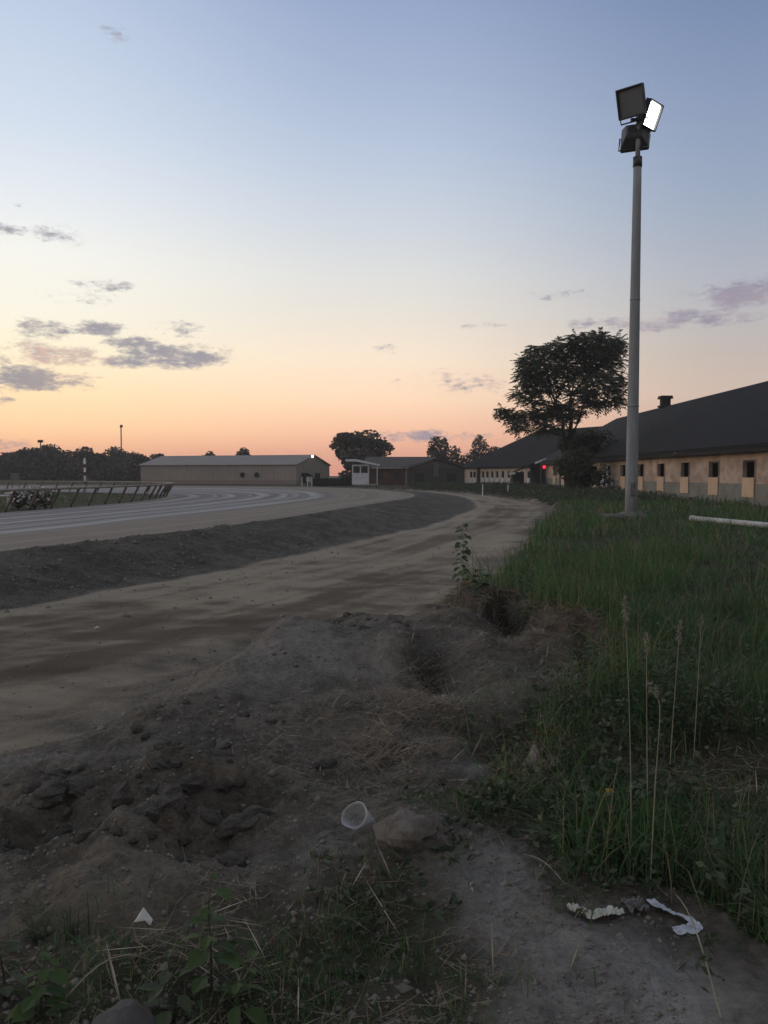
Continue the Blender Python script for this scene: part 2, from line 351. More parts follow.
M = dict(
    ground=ground_mat(), track=track_mat(),
    grass=leaf_mat('grass_blades', (.034, .086, .029), (.098, .188, .070), .4, dry=(.074, .106, .050)),
    climber=leaf_mat('heart_leaves', (.05, .085, .04), (.10, .15, .07), .3),
    weed=leaf_mat('weed_leaves', (.034, .052, .03), (.085, .108, .062), .25),
    bright=leaf_mat('young_leaves', (.04, .074, .024), (.075, .118, .04), .3),
    straw=leaf_mat('dry_straw', (.22, .18, .125), (.42, .36, .26), .1),
    dead=leaf_mat('dead_grass', (.09, .068, .046), (.21, .165, .115), .1),
    locust=leaf_mat('locust_leaves', (.055, .072, .055), (.11, .13, .095), .45),
    far_leaf=leaf_mat('distant_leaves', (.058, .054, .042), (.115, .105, .082), .15),
    shrub=leaf_mat('shrub_leaves', (.036, .046, .030), (.085, .10, .062), .25),
    bark=mat('bark', (.042, .036, .031), .9, scale=4, stretch=(3, 3, .6), bump=.02),
    blossom=mat('white_blossom', (.7, .7, .66), .7, var=.1),
    ply=mat('weathered_plywood', (.52, .395, .315), .8, var=.45, scale=.9, stretch=(1, 1.1, 1.6), grime=(.27, .22, .185), bump=.003, seam=2.45),
    ply2=mat('fresh_plywood', (.56, .40, .27), .75, var=.15, scale=2, stretch=(1, 1, .3)),
    cream=mat('cream_boards', (.60, .47, .36), .8, var=.2, scale=1.2, stretch=(3, 3, .4)),
    block=mat('painted_block', (.215, .215, .19), .9, var=.25, scale=1.3, bump=.004),
    shingle=mat('dark_shingles', (.017, .0175, .019), .9, .15, var=.35, scale=.9, stretch=(1, 1, 3), bump=.02, bscale=9),
    trim=mat('dark_trim', (.012, .0115, .012), .8, var=.2),
    dark=mat('dark_boards', (.018, .017, .018), .9, var=.3, stretch=(4, 4, .5)),
    white=mat('white_paint', (.66, .68, .72), .6, var=.14, scale=2, grime=(.45, .45, .45)),
    offwhite=mat('worn_white_paint', (.50, .50, .50), .7, var=.25, scale=3, grime=(.25, .24, .22)),
    red=mat('red_paint', (.16, .035, .03), .7, var=.2),
    glass=mat('dark_glass', (.02, .022, .025), .15, .5, var=.1),
    conc=mat('pole_concrete', (.27, .285, .295), .8, var=.2, scale=2.2, stretch=(3, 3, .35), bump=.004, grime=(.20, .21, .22)),
    slab=mat('old_concrete', (.17, .165, .155), .95, var=.35, scale=4, bump=.02),
    metal=mat('dark_housing', (.035, .037, .042), .5, .4, var=.2),
    lensoff=mat('unlit_lens', (.13, .14, .15), .25, .5, var=.1),
    rail=mat('weathered_rail', (.33, .285, .235), .75, var=.3, scale=2),
    post=mat('rusty_post', (.135, .105, .085), .85, var=.3, scale=5),
    corr=mat('tan_sheet_metal', (.30, .265, .235), .7, var=.12, scale=.5, grime=(.235, .21, .185)),
    corr2=mat('tan_base_sheet', (.235, .20, .17), .8, var=.1, scale=.4),
    metalroof=mat('pale_metal_roof', (.225, .195, .175), .6, var=.12, scale=.5, stretch=(1, 1, 1)),
    brick=mat('brick_wall', (.10, .058, .045), .9, var=.25, scale=1.5),
    greyroof=mat('grey_roof', (.105, .096, .092), .9, var=.2, scale=1),
    greywall=mat('grey_wall', (.075, .068, .064), .9, var=.2),
    stone=mat('grey_stone', (.115, .108, .102), .9, var=.3, scale=9, bump=.02),
    brownrock=mat('brown_rubble', (.175, .155, .135), .9, var=.35, scale=10, bump=.02),
    stalk=mat('dry_stalk', (.29, .27, .20), .9, var=.3, scale=6),
    chips=mat('stone_chips', (.225, .207, .182), .95, .1, var=.4, scale=11),
    clod=mat('earth_clods', (.21, .195, .175), .95, .1, var=.35, scale=8, bump=.03),
    paper=mat('dirty_paper', (.55, .55, .50), .8, var=.25, scale=14, grime=(.35, .34, .28)),
    paperblue=mat('blue_white_paper', (.62, .66, .74), .7, var=.2, scale=14, grime=(.35, .38, .42)),
    papergrey=mat('grey_wet_paper', (.19, .185, .18), .85, var=.3, scale=14),
    yellow=mat('yellow_leaf', (.62, .36, .05), .7, var=.2, scale=20),
    lamp_on=emit_mat('lit_lamp', (1, .97, .92), 12), lamp_warm=emit_mat('lit_wall_lamp', (1, .93, .8), 5), lamp_red=emit_mat('red_signal', (1, .03, .04), 1.8),
)
def plastic():
    m, T, b = new_mat('clear_plastic'); b.inputs['Base Color'].default_value = (.55, .58, .62, 1); b.inputs['Roughness'].default_value = .18; b.inputs['Specular IOR Level'].default_value = .6
    tr = T.n('ShaderNodeBsdfTransparent'); ms = T.n('ShaderNodeMixShader')
    lw = T.n('ShaderNodeLayerWeight'); lw.inputs[0].default_value = .45
    T.set(ms.inputs[0], T.math('ADD', T.math('MULTIPLY', lw.outputs[1], .6), .16))
    T.nt.links.new(tr.outputs[0], ms.inputs[1]); T.nt.links.new(b.outputs[0], ms.inputs[2])
    T.nt.links.new(ms.outputs[0], [n for n in T.nt.nodes if n.type == 'OUTPUT_MATERIAL'][0].inputs[0]); return m
M['plastic'] = plastic()

# ------------------------------------------------------------------ ground sheets
def axis(fine, lo, hi, grow, far, extra=1.25):
    a = [hi]; d = fine
    while a[-1] < far:
        d = max(fine, grow(a[-1])); a.append(a[-1] + d)
    return a
xs = list(np.arange(-2.3, 2.3, .018)); a = axis(.018, 0, 2.3, lambda v: .022 * v if v < 60 else .12 * v, 680)
xs = np.array([-v for v in a[::-1]] + xs[1:] + a)
ys = [2.0]
while ys[-1] < 640:
    v = ys[-1]; ys.append(v + (min(max(.013, 1.3 * v * v / 1372), .02 * v) if v < 140 else .12 * v))
ys = np.array([-300, -120, -50, -20, -8, -3, -1, 0, .6, 1.0, 1.3, 1.6, 1.8] + ys)
GX, GY = np.meshgrid(xs, ys)
Z, I = terrain(GX.ravel(), GY.ravel())
X_, Y_ = GX.ravel(), GY.ravel()
nx, ny = len(xs), len(ys)
print('ground grid', nx, ny, nx * ny)
sm = lambda c: np.clip(c, 0, 1)
wobE = fbm(X_ * 1.5, Y_ * 1.5, 50, 3)
g_grass = np.where(I['grass'] | ((I['dG'] > 0) & (Y_ > 64)) | I['infield'], 1.0, 0)
green = sm(patch(X_, Y_, GREEN)) * (I['right'] > .3)
g_grass = np.maximum(g_grass, green * .55)
far = np.hypot(X_, Y_) > 135
g_grass = np.where(far | (I['dG'] > 14), 1, g_grass)
g_bank = ss(-.35, .05, -(I['dB'] + wobE * .25)) * (I['dT'] > -.02)
g_road = ss(.2, -.7, I['dG'] + wobE * .9) * (1 - g_bank)
g_road = np.where(I['dT'] < 0, 1, g_road)
pth = sm(patch(X_, Y_, [(560, 985, 115, 58, 1.5), (490, 885, 55, 48, .8), (505, 765, 45, 20, .8), (450, 735, 20, 10, .3), (310, 675, 170, 34, .3), (640, 1000, 120, 60, .8), (330, 855, 60, 22, .35), (90, 745, 130, 20, .35)])) * (1 - np.clip(green, 0, 1))
pth = sm(pth * (.75 + .6 * wobE)) * (1 - ss(-.2, .6, -I['dG']))
tone = sm(.52 + .8 * vn(I['dB'] * 1.3 + 3, X_ * .05 + Y_ * .08, 71) + .5 * vn(I['dB'] * 5, X_ * .15 + Y_ * .25, 72) + .35 * ss(.5, .0, np.abs(I['dB'] - .25)) + .5 * fbm(X_ * .5, Y_ * .5, 75, 3) + .55 * fbm(X_ * 1.3, Y_ * 2.6, 76, 4, .65) * (1 - ss(12, 30, Y_)) + .12 * ss(8, 30, Y_))
straw = sm(patch(X_, Y_, STRAW))
dark_soil = sm(1.3 * ss(-.02, -.12, I['scarp']) + patch(X_, Y_, [(430, 672, 24, 22, 1), (515, 622, 24, 14, .9), (235, 806, 45, 11, .7), (690, 950, 60, 26, .7), (40, 830, 60, 22, .6), (90, 640, 90, 5, .6), (230, 600, 90, 4, .5)]) * (.6 + .8 * (fbm(X_ * 3, Y_ * 3, 60, 3) + .5)))  # darker at scarp foot, hollows and ditch; damp patches on road and path
qi = (np.arange(ny - 1)[:, None] * nx + np.arange(nx - 1)[None, :]).ravel()
quads = np.stack([qi, qi + 1, qi + nx + 1, qi + nx], 1)
def zone_obj(name, mask):
    f = quads[mask]; used, inv = np.unique(f, return_inverse=True)
    o = mesh_np(name, np.stack([X_, Y_, Z], 1)[used], inv.reshape(f.shape), M['ground'], smooth=True)
    me = o.data
    a = me.color_attributes.new('zone', 'FLOAT_COLOR', 'POINT')
    a.data.foreach_set('color', np.stack([g_grass, g_bank, g_road, np.ones_like(g_road)], 1)[used].astype(np.float32).ravel())
    for nm, arr in (('tone', tone), ('straw', straw), ('dark_soil', dark_soil), ('path', pth)):
        a = me.attributes.new(nm, 'FLOAT', 'POINT'); a.data.foreach_set('value', arr[used].astype(np.float32))
    return struct(o)
fc = lambda arr: arr[qi]
k_bank = (fc(g_bank) > .5) & (fc(I['dT']) > 0)
k_road = (fc(g_road) > .5) & (fc(I['dT']) > 0) & ~k_bank
k_in = fc(I['infield']) & ~k_road & ~k_bank
zone_obj('earth_bank', k_bank); zone_obj('dirt_road', k_road); zone_obj('infield', k_in); zone_obj('ground', ~(k_bank | k_road | k_in))
# the racetrack sheet
oT, oI = catmull(OUT, 14), catmull(INN, 14); nv = 40
t = np.linspace(0, 1, nv + 1)[None, :, None]
P = oT[:, None, :] * (1 - t) + oI[:, None, :] * t
s = np.concatenate([[0], np.cumsum(np.linalg.norm(np.diff((oT + oI) / 2, axis=0), axis=1))])
tv = np.broadcast_to(t[..., 0], P.shape[:2])
zz = .5 - .3 * tv + .015
V = np.concatenate([P, zz[..., None]], 2).reshape(-1, 3)
nn = nv + 1
q = (np.arange(len(oT) - 1)[:, None] * nn + np.arange(nv)[None, :]).ravel()
fq = np.stack([q, q + 1, q + nn + 1, q + nn], 1)[:, ::-1]
trk = mesh_np('racetrack', V, fq, M['track'], smooth=True); struct(trk)
uv = trk.data.uv_layers.new(name='UVMap')
U = np.stack([np.broadcast_to(s[:, None], tv.shape), tv], 2).reshape(-1, 2)
uv.data.foreach_set('uv', U[fq.ravel()].astype(np.float32).ravel())

# ------------------------------------------------------------------ leaves, grass, straw
def quads_from(c, a, b):
    """leaf-shaped rhombs: centre c, half length vector a, half width vector b"""
    V = np.stack([c - a, c + b - a * .1, c + a, c - b - a * .1], 1).reshape(-1, 3)
    return V, np.arange(len(V)).reshape(-1, 4)
def unit(v): return v / (np.linalg.norm(v, axis=-1, keepdims=True) + 1e-9)
def leaf_cloud(centres, size, droop=.3, aspect=.45):
    n = len(centres); d = RNG.normal(size=(n, 3)); d[:, 2] = d[:, 2] * .6 - droop; d = unit(d)
    r = unit(np.cross(d, RNG.normal(size=(n, 3)))); s = size * RNG.uniform(.6, 1.35, (n, 1))
    return quads_from(centres, d * s * .5, r * s * .5 * aspect)
def ell(n, c, r, shell=.45):
    d = unit(RNG.normal(size=(n, 3))); q = RNG.uniform(shell ** 3, 1, (n, 1)) ** (1 / 3)
    return np.array(c) + d * q * np.array(r)
def blades(x, y, z, h, w, lean=.45, seg=3):
    n = len(x); az = RNG.uniform(0, 2 * PI, n); la = RNG.uniform(0, 2 * PI, n); L = np.abs(RNG.normal(0, lean, n))
    side = np.stack([np.cos(az), np.sin(az), np.zeros(n)], 1); ld = np.stack([np.cos(la), np.sin(la), np.zeros(n)], 1)
    base = np.stack([x, y, z - .02], 1); V = []
    for k in range(seg):
        t = k / seg; c = base + np.array([0, 0, 1]) * (h * (t - .25 * L * t * t))[:, None] + ld * (h * L * t * t)[:, None]
        ww = (w * (1 - .55 * t) * .5)[:, None]; V += [c - side * ww, c + side * ww]
    V.append(base + np.array([0, 0, 1]) * (h * (1 - .25 * L))[:, None] + ld * (h * L)[:, None])
    m = 2 * seg + 1; V = np.stack(V, 1).reshape(-1, 3); b0 = np.arange(n)[:, None] * m
    Q = np.concatenate([b0 + np.array([[2 * k, 2 * k + 1, 2 * k + 3, 2 * k + 2]]) for k in range(seg - 1)], 0)
    Tt = b0 + np.array([[2 * seg - 2, 2 * seg - 1, 2 * seg]])
    Tq = np.concatenate([Tt, Tt[:, 2:]], 1)
    return V, Q, Tt
def blades_obj(name, x, y, z, h, w, m, lean=.45, seg=3):
    V, Q, Tt = blades(x, y, z, h, w, lean, seg)
    me = bpy.data.meshes.new(name); me.vertices.add(len(V)); me.vertices.foreach_set('co', V.astype(np.float32).ravel())
    idx = np.concatenate([Q.ravel(), Tt.ravel()]).astype(np.int32); me.loops.add(len(idx)); me.loops.foreach_set('vertex_index', idx)
    st = np.concatenate([np.arange(len(Q)) * 4, len(Q) * 4 + np.arange(len(Tt)) * 3]).astype(np.int32)
    me.polygons.add(len(st)); me.polygons.foreach_set('loop_start', st); me.update(calc_edges=True); me.materials.append(m)
    return link(bpy.data.objects.new(name, me))
def scatter(n, x0, x1, y0, y1): return RNG.uniform(x0, x1, n), RNG.uniform(y0, y1, n)
parts = []
for y0, y1, dens, hh, ww in ((2.6, 4.2, 2600, .17, .005), (4.2, 6.5, 1500, .22, .006), (6.5, 10, 700, .26, .008), (10, 17, 300, .26, .012), (17, 32, 95, .24, .022), (32, 60, 26, .24, .045), (60, 100, 9, .3, .08)):
    x0, x1 = -.6 if y0 < 10 else .08 * y0, min(.62 * y1 + .5, 19.2)
    n = int(dens * (x1 - x0) * (y1 - y0)); x, y = scatter(n, x0, x1, y0, y1)
    px, py = x + .4 * fbm(x * 1.9, y * 1.9, 21, 3) + RNG.normal(0, .05, n), y + .45 * fbm(x * 1.9, y * 1.9, 22, 3) + RNG.normal(0, .08, n)
    cl = fbm(x * .9, y * .9, 33, 3) + .35 * vn(x * 5, y * 5, 34)
    k = inpoly(GRASSP, px, py) & (RNG.uniform(-.7, .25, n) < cl * 1.2) & (x < .62 * y + .4)
    k &= RNG.uniform(0, 1, n) > .75 * np.clip(patch(x, y, STRAW), 0, 1)
    x, y, cl = x[k], y[k], cl[k]; z, inf = terrain(x, y)
    h = hh * RNG.uniform(.3, 1.35, len(x)) * np.clip(.95 + 2.3 * cl, .2, 2.4); parts.append((x, y, z, h, ww * RNG.uniform(.7, 1.4, len(x))))
n = 9000; x, y = scatter(n, -.4, 8, 2.8, 14); k = inpoly(GRASSP, x, y) & (x < .62 * y + .4) & (RNG.uniform(-.35, .3, n) < fbm(x * 1.1, y * 1.1, 37, 3)) & (RNG.uniform(0, 1, n) < np.where(y < 6, .9, .5))
x, y = x[k], y[k]; z, _ = terrain(x, y); parts.append((x, y, z, RNG.uniform(.28, .62, len(x)), RNG.uniform(.004, .008, len(x)) * (.7 + y * .07)))
# weedy tufts in the disturbed soil
n = 190000; x, y = scatter(n, -2.6, 2.2, 2.25, 7.5); k = RNG.uniform(0, 1.3, n) < np.clip(patch(x, y, GREEN), 0, 1) * ss(-.35, .35, fbm(x * 3.5, y * 3.5, 35, 2)) * np.where(y < 3.6, .8, .45)
x, y = x[k], y[k]; z, _ = terrain(x, y); parts.append((x, y, z, RNG.uniform(.02, .12, len(x)), RNG.uniform(.002, .006, len(x))))
x, y, z, h, w = [np.concatenate(v) for v in zip(*parts)]
print('blades', len(x))
tag(blades_obj('grass', x, y, z, h, w, M['grass'], .75), 'long uncut green grass covering the verge beside the dirt road', 'grass', kind='stuff')
# dry straw and dead stems
n = 210000; x, y = scatter(n, -2.4, 3.2, 2.3, 9.5); k = RNG.uniform(0, 1.8, n) < np.clip(patch(x, y, STRAW), 0, 1) * ss(-.3, .3, fbm(x * 3, y * 3, 36, 2)) * np.where(y < 5, .85, 1.0)
x, y = x[k], y[k]; z, _ = terrain(x, y); n = len(x)
az = RNG.uniform(0, PI, n); L = RNG.uniform(.05, .24, n); d = np.stack([np.cos(az), np.sin(az), RNG.normal(.05, .28, n)], 1); r = unit(np.cross(d, np.array([0, 0, 1.0])))
c = np.stack([x, y, z + RNG.uniform(.005, .05, n)], 1)
V, Fq = quads_from(c, d * L[:, None] * .5, r * RNG.uniform(.0012, .003, (n, 1)))
half = n // 5 * 4
tag(mesh_np('dead_grass', V, Fq, M['dead']), 'matted brown dead grass lying on the dug soil', 'dead grass', kind='stuff')
pk = RNG.integers(0, len(SCARP), 1500); q2 = SCARP[pk] + RNG.normal(0, .13, (1500, 2)); zq, _ = terrain(q2[:, 0], q2[:, 1])
dd = unit(RNG.normal(size=(1500, 3)) * [1, 1, .6] + [0, 0, -.35]); rr = unit(np.cross(dd, RNG.normal(size=(1500, 3))))
V2, F2 = quads_from(np.stack([q2[:, 0], q2[:, 1], zq + .06], 1), dd * RNG.uniform(.05, .2, (1500, 1)), rr * .004)
tag(mesh_np('roots', V2, F2, M['dead']), 'tangle of dead roots and stems overhanging the crumbled verge edge', 'roots', kind='stuff')
k = RNG.uniform(0, 1, n) < .035; V, Fq = quads_from(c[k] + [0, 0, .02], d[k] * L[k][:, None] * .6, r[k] * .0028)
tag(mesh_np('straw', V, Fq, M['straw']), 'pale broken straw stems scattered over the dead grass', 'straw', kind='stuff')
# broad weeds in the verge
cs = []
for px, py, n, rx, h in ((560, 745, 26, .30, .30), (600, 800, 30, .34, .34), (560, 830, 24, .24, .24), (650, 830, 22, .3, .3), (690, 740, 26, .4, .4), (590, 870, 18, .2, .16), (740, 700, 22, .4, .35), (640, 740, 22, .35, .35), (520, 590, 14, .5, .3), (740, 910, 16, .25, .22), (470, 820, 26, .28, .06), (510, 815, 16, .15, .06), (385, 905, 22, .2, .07)):
    c0 = onz(px, py, .3)
    for _ in range(n):
        x, y = c0[0] + random.gauss(0, rx * .6), c0[1] + random.gauss(0, rx * .8); hh = h * random.uniform(.5, 1.2); z = H(x, y)
        lx, ly = random.gauss(0, .12), random.gauss(0, .12)
        m = int(8 + hh * 70); t = RNG.uniform(.1, 1, m)
        cs.append(np.stack([x + lx * t + RNG.normal(0, .02 + .025 * (1 - t)), y + ly * t + RNG.normal(0, .02 + .025 * (1 - t)), z + hh * t], 1))
V, Fq = leaf_cloud(np.concatenate(cs), .042, .1, .5)
tag(mesh_np('weeds', V, Fq, M['weed']), 'grey green broad leaved weeds mixed into the near verge', 'weeds', kind='stuff')
# rough scrub on the far side of the road
n = 60000; x, y = scatter(n, 3, 19, 50, 112); zz, inf = terrain(x, y)
k = (inf['dG'] > .3) & (inf['dG'] < 9) & (x < 18.2); x, y, zz, dg = x[k], y[k], zz[k], inf['dG'][k]
hh = .15 + .5 * np.clip(fbm(x * .35, y * .35, 44, 3) + .5, 0, 1.2) * ss(0, 2.5, dg) + .1 * ss(66, 90, y)
V, Fq = leaf_cloud(np.stack([x, y, zz + hh * RNG.uniform(0, 1, len(x))], 1), .22, -.1, .3)
tag(mesh_np('scrub', V, Fq, M['shrub']), 'low dark scrub along the far edge of the dirt road', 'scrub', kind='stuff')
n = 9000; x, y = scatter(n, -60, -14, 30, 86); dI = sdist(cI, x, y); k = (dI < -2.6) & (dI > -14); x, y = x[k], y[k]; z, _ = terrain(x, y)
tag(blades_obj('infield_grass', x, y, z, RNG.uniform(.08, .22, len(x)), np.full(len(x), .09), M['grass'], .5, 2), 'rough olive grass behind the inner rail', 'grass', kind='stuff')
# loose stones on the road and bank
n = 52000; y = 2.4 + 20 * RNG.uniform(0, 1, n) ** 2.2; x = RNG.uniform(-.62, .3, n) * (y + .5); zz, inf = terrain(x, y); k = (inf['dB'] > -2.6) & (inf['dT'] > 0) & ~inf['grass'] & (RNG.uniform(0, 1, n) < np.where(inf['dB'] < 0, .9, np.where(inf['dG'] > 0, .5, .10))); x, y, zz = x[k], y[k], zz[k]
oc = np.array([(1, 0, 0), (0, 1, 0), (-1, 0, 0), (0, -1, 0), (0, 0, .8), (0, 0, -.8)]); of = np.array([(0, 1, 4), (1, 2, 4), (2, 3, 4), (3, 0, 4), (1, 0, 5), (2, 1, 5), (3, 2, 5), (0, 3, 5)])
s = ((RNG.gamma(1.3, .0045, len(x)) + .0025) * (.42 + y * .09))[:, None, None]
V = np.stack([x, y, zz], 1)[:, None, :] + oc[None] * s * RNG.uniform(.5, 1.4, (len(x), 6, 3))
Fq = (np.arange(len(x))[:, None, None] * 6 + of[None]).reshape(-1, 3)
tag(mesh_np('gravel', V.reshape(-1, 3), Fq, M['chips']), 'small loose stones and crumbs of dirt on road and bank', 'gravel', kind='stuff')

# ------------------------------------------------------------------ rocks, clods, litter
def rock_mb(c, r, seed, n=10, m=7, rough=.35, flat=1.0):
    c = np.array(c, float); mb = MB(); V = []; rng = np.random.default_rng(seed); off = rng.uniform(0, 50, 3)
    for i in range(m + 1):
        th = PI * i / m
        for k in range(n):
            ph = 2 * PI * k / n; d = np.array([math.sin(th) * math.cos(ph), math.sin(th) * math.sin(ph), math.cos(th)])
            f = 1 + rough * 2 * float(fbm(np.array([d[0] * 1.6 + off[0] + d[2]]), np.array([d[1] * 1.6 + off[1] - d[2] * .7]), int(off[2]), 3)[0])
            f = math.floor(f * 7) / 7 * .5 + f * .5
            V.append(c + d * f * np.array(r))
    Fs = [(i * n + k, (i + 1) * n + k, (i + 1) * n + (k + 1) % n, i * n + (k + 1) % n) for i in range(m) for k in range(n)]
    return mb.add(V, Fs)
protos = []
random.seed(3)
for i in range(6):
    o = rock_mb((0, 0, 0), (1, .8, .65), 100 + i, 9, 6).build('dirt_clod', M['clod'])
    protos.append(o)
first = set()
cl = [(random.uniform(0, 262), random.uniform(786, 872)) for _ in range(110)] + [(random.uniform(330, 470), random.uniform(625, 660)) for _ in range(14)] + [(random.uniform(120, 330), random.uniform(690, 780)) for _ in range(16)]
for i, (px, py) in enumerate(cl):
    k = i % 6; p = onz(px, py, .25); s = random.choice((.016, .022, .03, .04, .055, .08)) if i < 110 else random.choice((.02, .03, .045, .06))
    if k in first: o = protos[k].copy(); link(o)
    else: o = protos[k]; first.add(k)
    o.location = (p[0], p[1], H(p[0], p[1]) + s * .05); o.scale = (s * random.uniform(.8, 1.3), s, s * random.uniform(.7, 1.1)); o.rotation_euler = (random.uniform(-.4, .4), random.uniform(-.4, .4), random.uniform(0, 6.28))
    tag(o, 'crumbly grey brown clod of earth lying in the dug ditch' if i < 110 else ('small clod of dry earth on the crest of the dirt heap' if i < 124 else 'small clod of earth on the smooth slope of the dirt heap'), 'clod', 'clods of earth in the ditch' if i < 110 else ('clods on the heap crest' if i < 124 else 'clods on the heap slope'))
def ground_at(px, py):
    p = onz(px, py, .3)
    for _ in range(8): p = onz(px, py, H(p[0], p[1]))
    return p
p = ground_at(407, 852); o = rock_mb((p[0], p[1], p[2] + .07), (.125, .095, .10), 31, 14, 9, .3).build('rubble_chunk', M['brownrock'], loc=p, bevel=0)
tag(o, 'brown jagged chunk of rubble beside the clear plastic cup', 'rubble')
p = ground_at(124, 1033); o = rock_mb((p[0], p[1], p[2] - .015), (.105, .09, .10), 77, 16, 10, .14).build('stone', M['stone'], smooth=True, loc=p)
tag(o, 'rounded grey stone among the weeds at the lower left', 'stone')
p = ground_at(97, 629); o = rock_mb((p[0], p[1], p[2] + .015), (.028, .024, .02), 55, 10, 7, .25).build('stone', M['offwhite'], loc=p)
tag(o, 'single pale stone on the dirt road left of the heap', 'stone')
# clear plastic cup, lying on its side with its rim towards the track
p = ground_at(358, 832); th = thing('plastic_cup', 'crushed clear plastic cup lying on the dirt', 'cup', p)
def lathe(mb, prof, c, ax, n=20, squash=1.0):
    ax = unit(np.array(ax, float)); a = unit(np.cross(ax, [0, 0, 1.0])); b = np.cross(a, ax); V = []
    for h, r in prof:
        for k in range(n):
            t = 2 * PI * k / n; V.append(np.array(c) + ax * h + a * r * math.cos(t) + b * r * squash * math.sin(t) * (1 + .08 * math.sin(3 * t + h * 30)))
    return mb.add(V, [(i * n + k, i * n + (k + 1) % n, (i + 1) * n + (k + 1) % n, (i + 1) * n + k) for i in range(len(prof) - 1) for k in range(n)])
ax = (-.45, -.5, .62); c = np.array(p) + [.04, .03, .01]
lathe(MB(), [(0, .001), (.0, .042), (.004, .046), (.06, .053), (.062, .055), (.105, .060)], c, ax, 24, .9).build('cup_body', M['plastic'], th, True)
lathe(MB(), [(.104, .060), (.106, .066), (.112, .066), (.114, .061), (.106, .059)], c, ax, 24, .9).build('rim', M['plastic'], th, True)
def crumple(name, path, width, m, label, seed, up=.006, amp=.012):
    """creased strip of paper along ground points, a width per point"""
    if not hasattr(width, '__len__'): width = [width] * len(path)
    k8 = 7; pts = catmull([np.array(q) for q in path], k8); W_ = np.interp(np.arange(len(pts)) / k8, np.arange(len(path)), width); rng = np.random.default_rng(seed)
    w = 7; V = []; k = len(pts); off = rng.uniform(0, 90, 2)
    for i, q in enumerate(pts):
        t = pts[min(i + 1, k - 1)] - pts[max(i - 1, 0)]; sd = unit(np.array([-t[1], t[0], 0.0])); tl = unit(t)
        for j in range(w):
            u = j / (w - 1) - .5; P2 = np.array([i * .33 + off[0]]), np.array([j * .62 + off[1]])
            cr = abs(float(vn(*P2, seed)[0])) + .5 * abs(float(vn(P2[0] * 2.1, P2[1] * 2.1, seed + 3)[0]))
            V.append(q + sd * W_[i] * u * (1 + .35 * float(vn(P2[0], np.array([0.5]), seed + 7)[0])) + tl * amp * .6 * float(vn(*P2, seed + 5)[0]) + np.array([0, 0, up + amp * 2.6 * cr + (.5 - u) * .012]))
    Fs = [(i * w + j, i * w + j + 1, (i + 1) * w + j + 1, (i + 1) * w + j) for i in range(k - 1) for j in range(w - 1)]
    o = MB().add(V, Fs).build(name, m, loc=path[0])
    o.modifiers.new('t', 'SOLIDIFY').thickness = .0015
    return tag(o, label, 'litter')
gp = lambda px, py: ground_at(px, py)
crumple('crumpled_paper', [gp(569, 912), gp(577, 915), gp(585, 918), gp(592, 921), gp(600, 919), gp(612, 917), gp(622, 917)], [.04, .055, .03, .06, .075, .07, .05], M['paper'], 'crumpled off white paper scrap at the edge of the verge', 5, .006, .016)
crumple('wet_paper', [gp(628, 906), gp(634, 911), gp(640, 914), gp(646, 917)], [.06, .11, .10, .05], M['papergrey'], 'grey wet wad of paper between the white scraps', 6, .006, .022)
crumple('paper_strip', [gp(650, 904), gp(658, 910), gp(668, 915), gp(680, 920), gp(691, 925), gp(696, 930), gp(690, 934), gp(674, 936)], [.045, .05, .042, .04, .045, .05, .04, .02], M['paperblue'], 'long bluish white paper strip curled over at one end', 7, .008, .007)
p = ground_at(143, 923)
o = MB().add([p + np.array(q) * .62 for q in ((-.045, -.02, .015), (.05, -.035, .004), (.055, .0, .02), (-.005, .03, .075), (-.012, -.012, .05), (.02, -.03, .03))], [(0, 5, 4), (0, 4, 3), (4, 5, 2, 3), (5, 1, 2)]).build('paper_scrap', M['paper'], loc=p); o.modifiers.new('t', 'SOLIDIFY').thickness = .002
tag(o, 'small triangular folded white paper scrap on dark soil', 'litter')
crumple('paper_shred', [gp(471, 889), gp(473, 892), gp(475, 896)], .026, M['paper'], 'tiny white shred on the bare soil right of the weeds', 10, .006, .008)
crumple('foil_scrap', [gp(380, 843), gp(386, 840)], .02, M['paper'], 'small pale scrap between the cup and the rubble chunk', 12, .01, amp=.006)
crumple('paper_shred', [gp(518, 612), gp(526, 620)], .035, M['paper'], 'thin pale shred hanging at the hole by the verge', 13, .03, amp=.006)
p = ground_at(609, 815); z0 = p[2] + .11
V = [(p[0] - .035, p[1], z0), (p[0] - .012, p[1] - .012, z0 + .006), (p[0] + .03, p[1] - .004, z0 - .003), (p[0] + .012, p[1] + .016, z0 + .012), (p[0] - .015, p[1] + .014, z0 + .012)]
o = MB().add(V, [(0, 1, 4), (1, 3, 4), (1, 2, 3)]).build('fallen_leaf', M['yellow'], loc=p); o.modifiers.new('t', 'SOLIDIFY').thickness = .001
tag(o, 'bright yellow fallen leaf caught on the dark weeds', 'leaf')

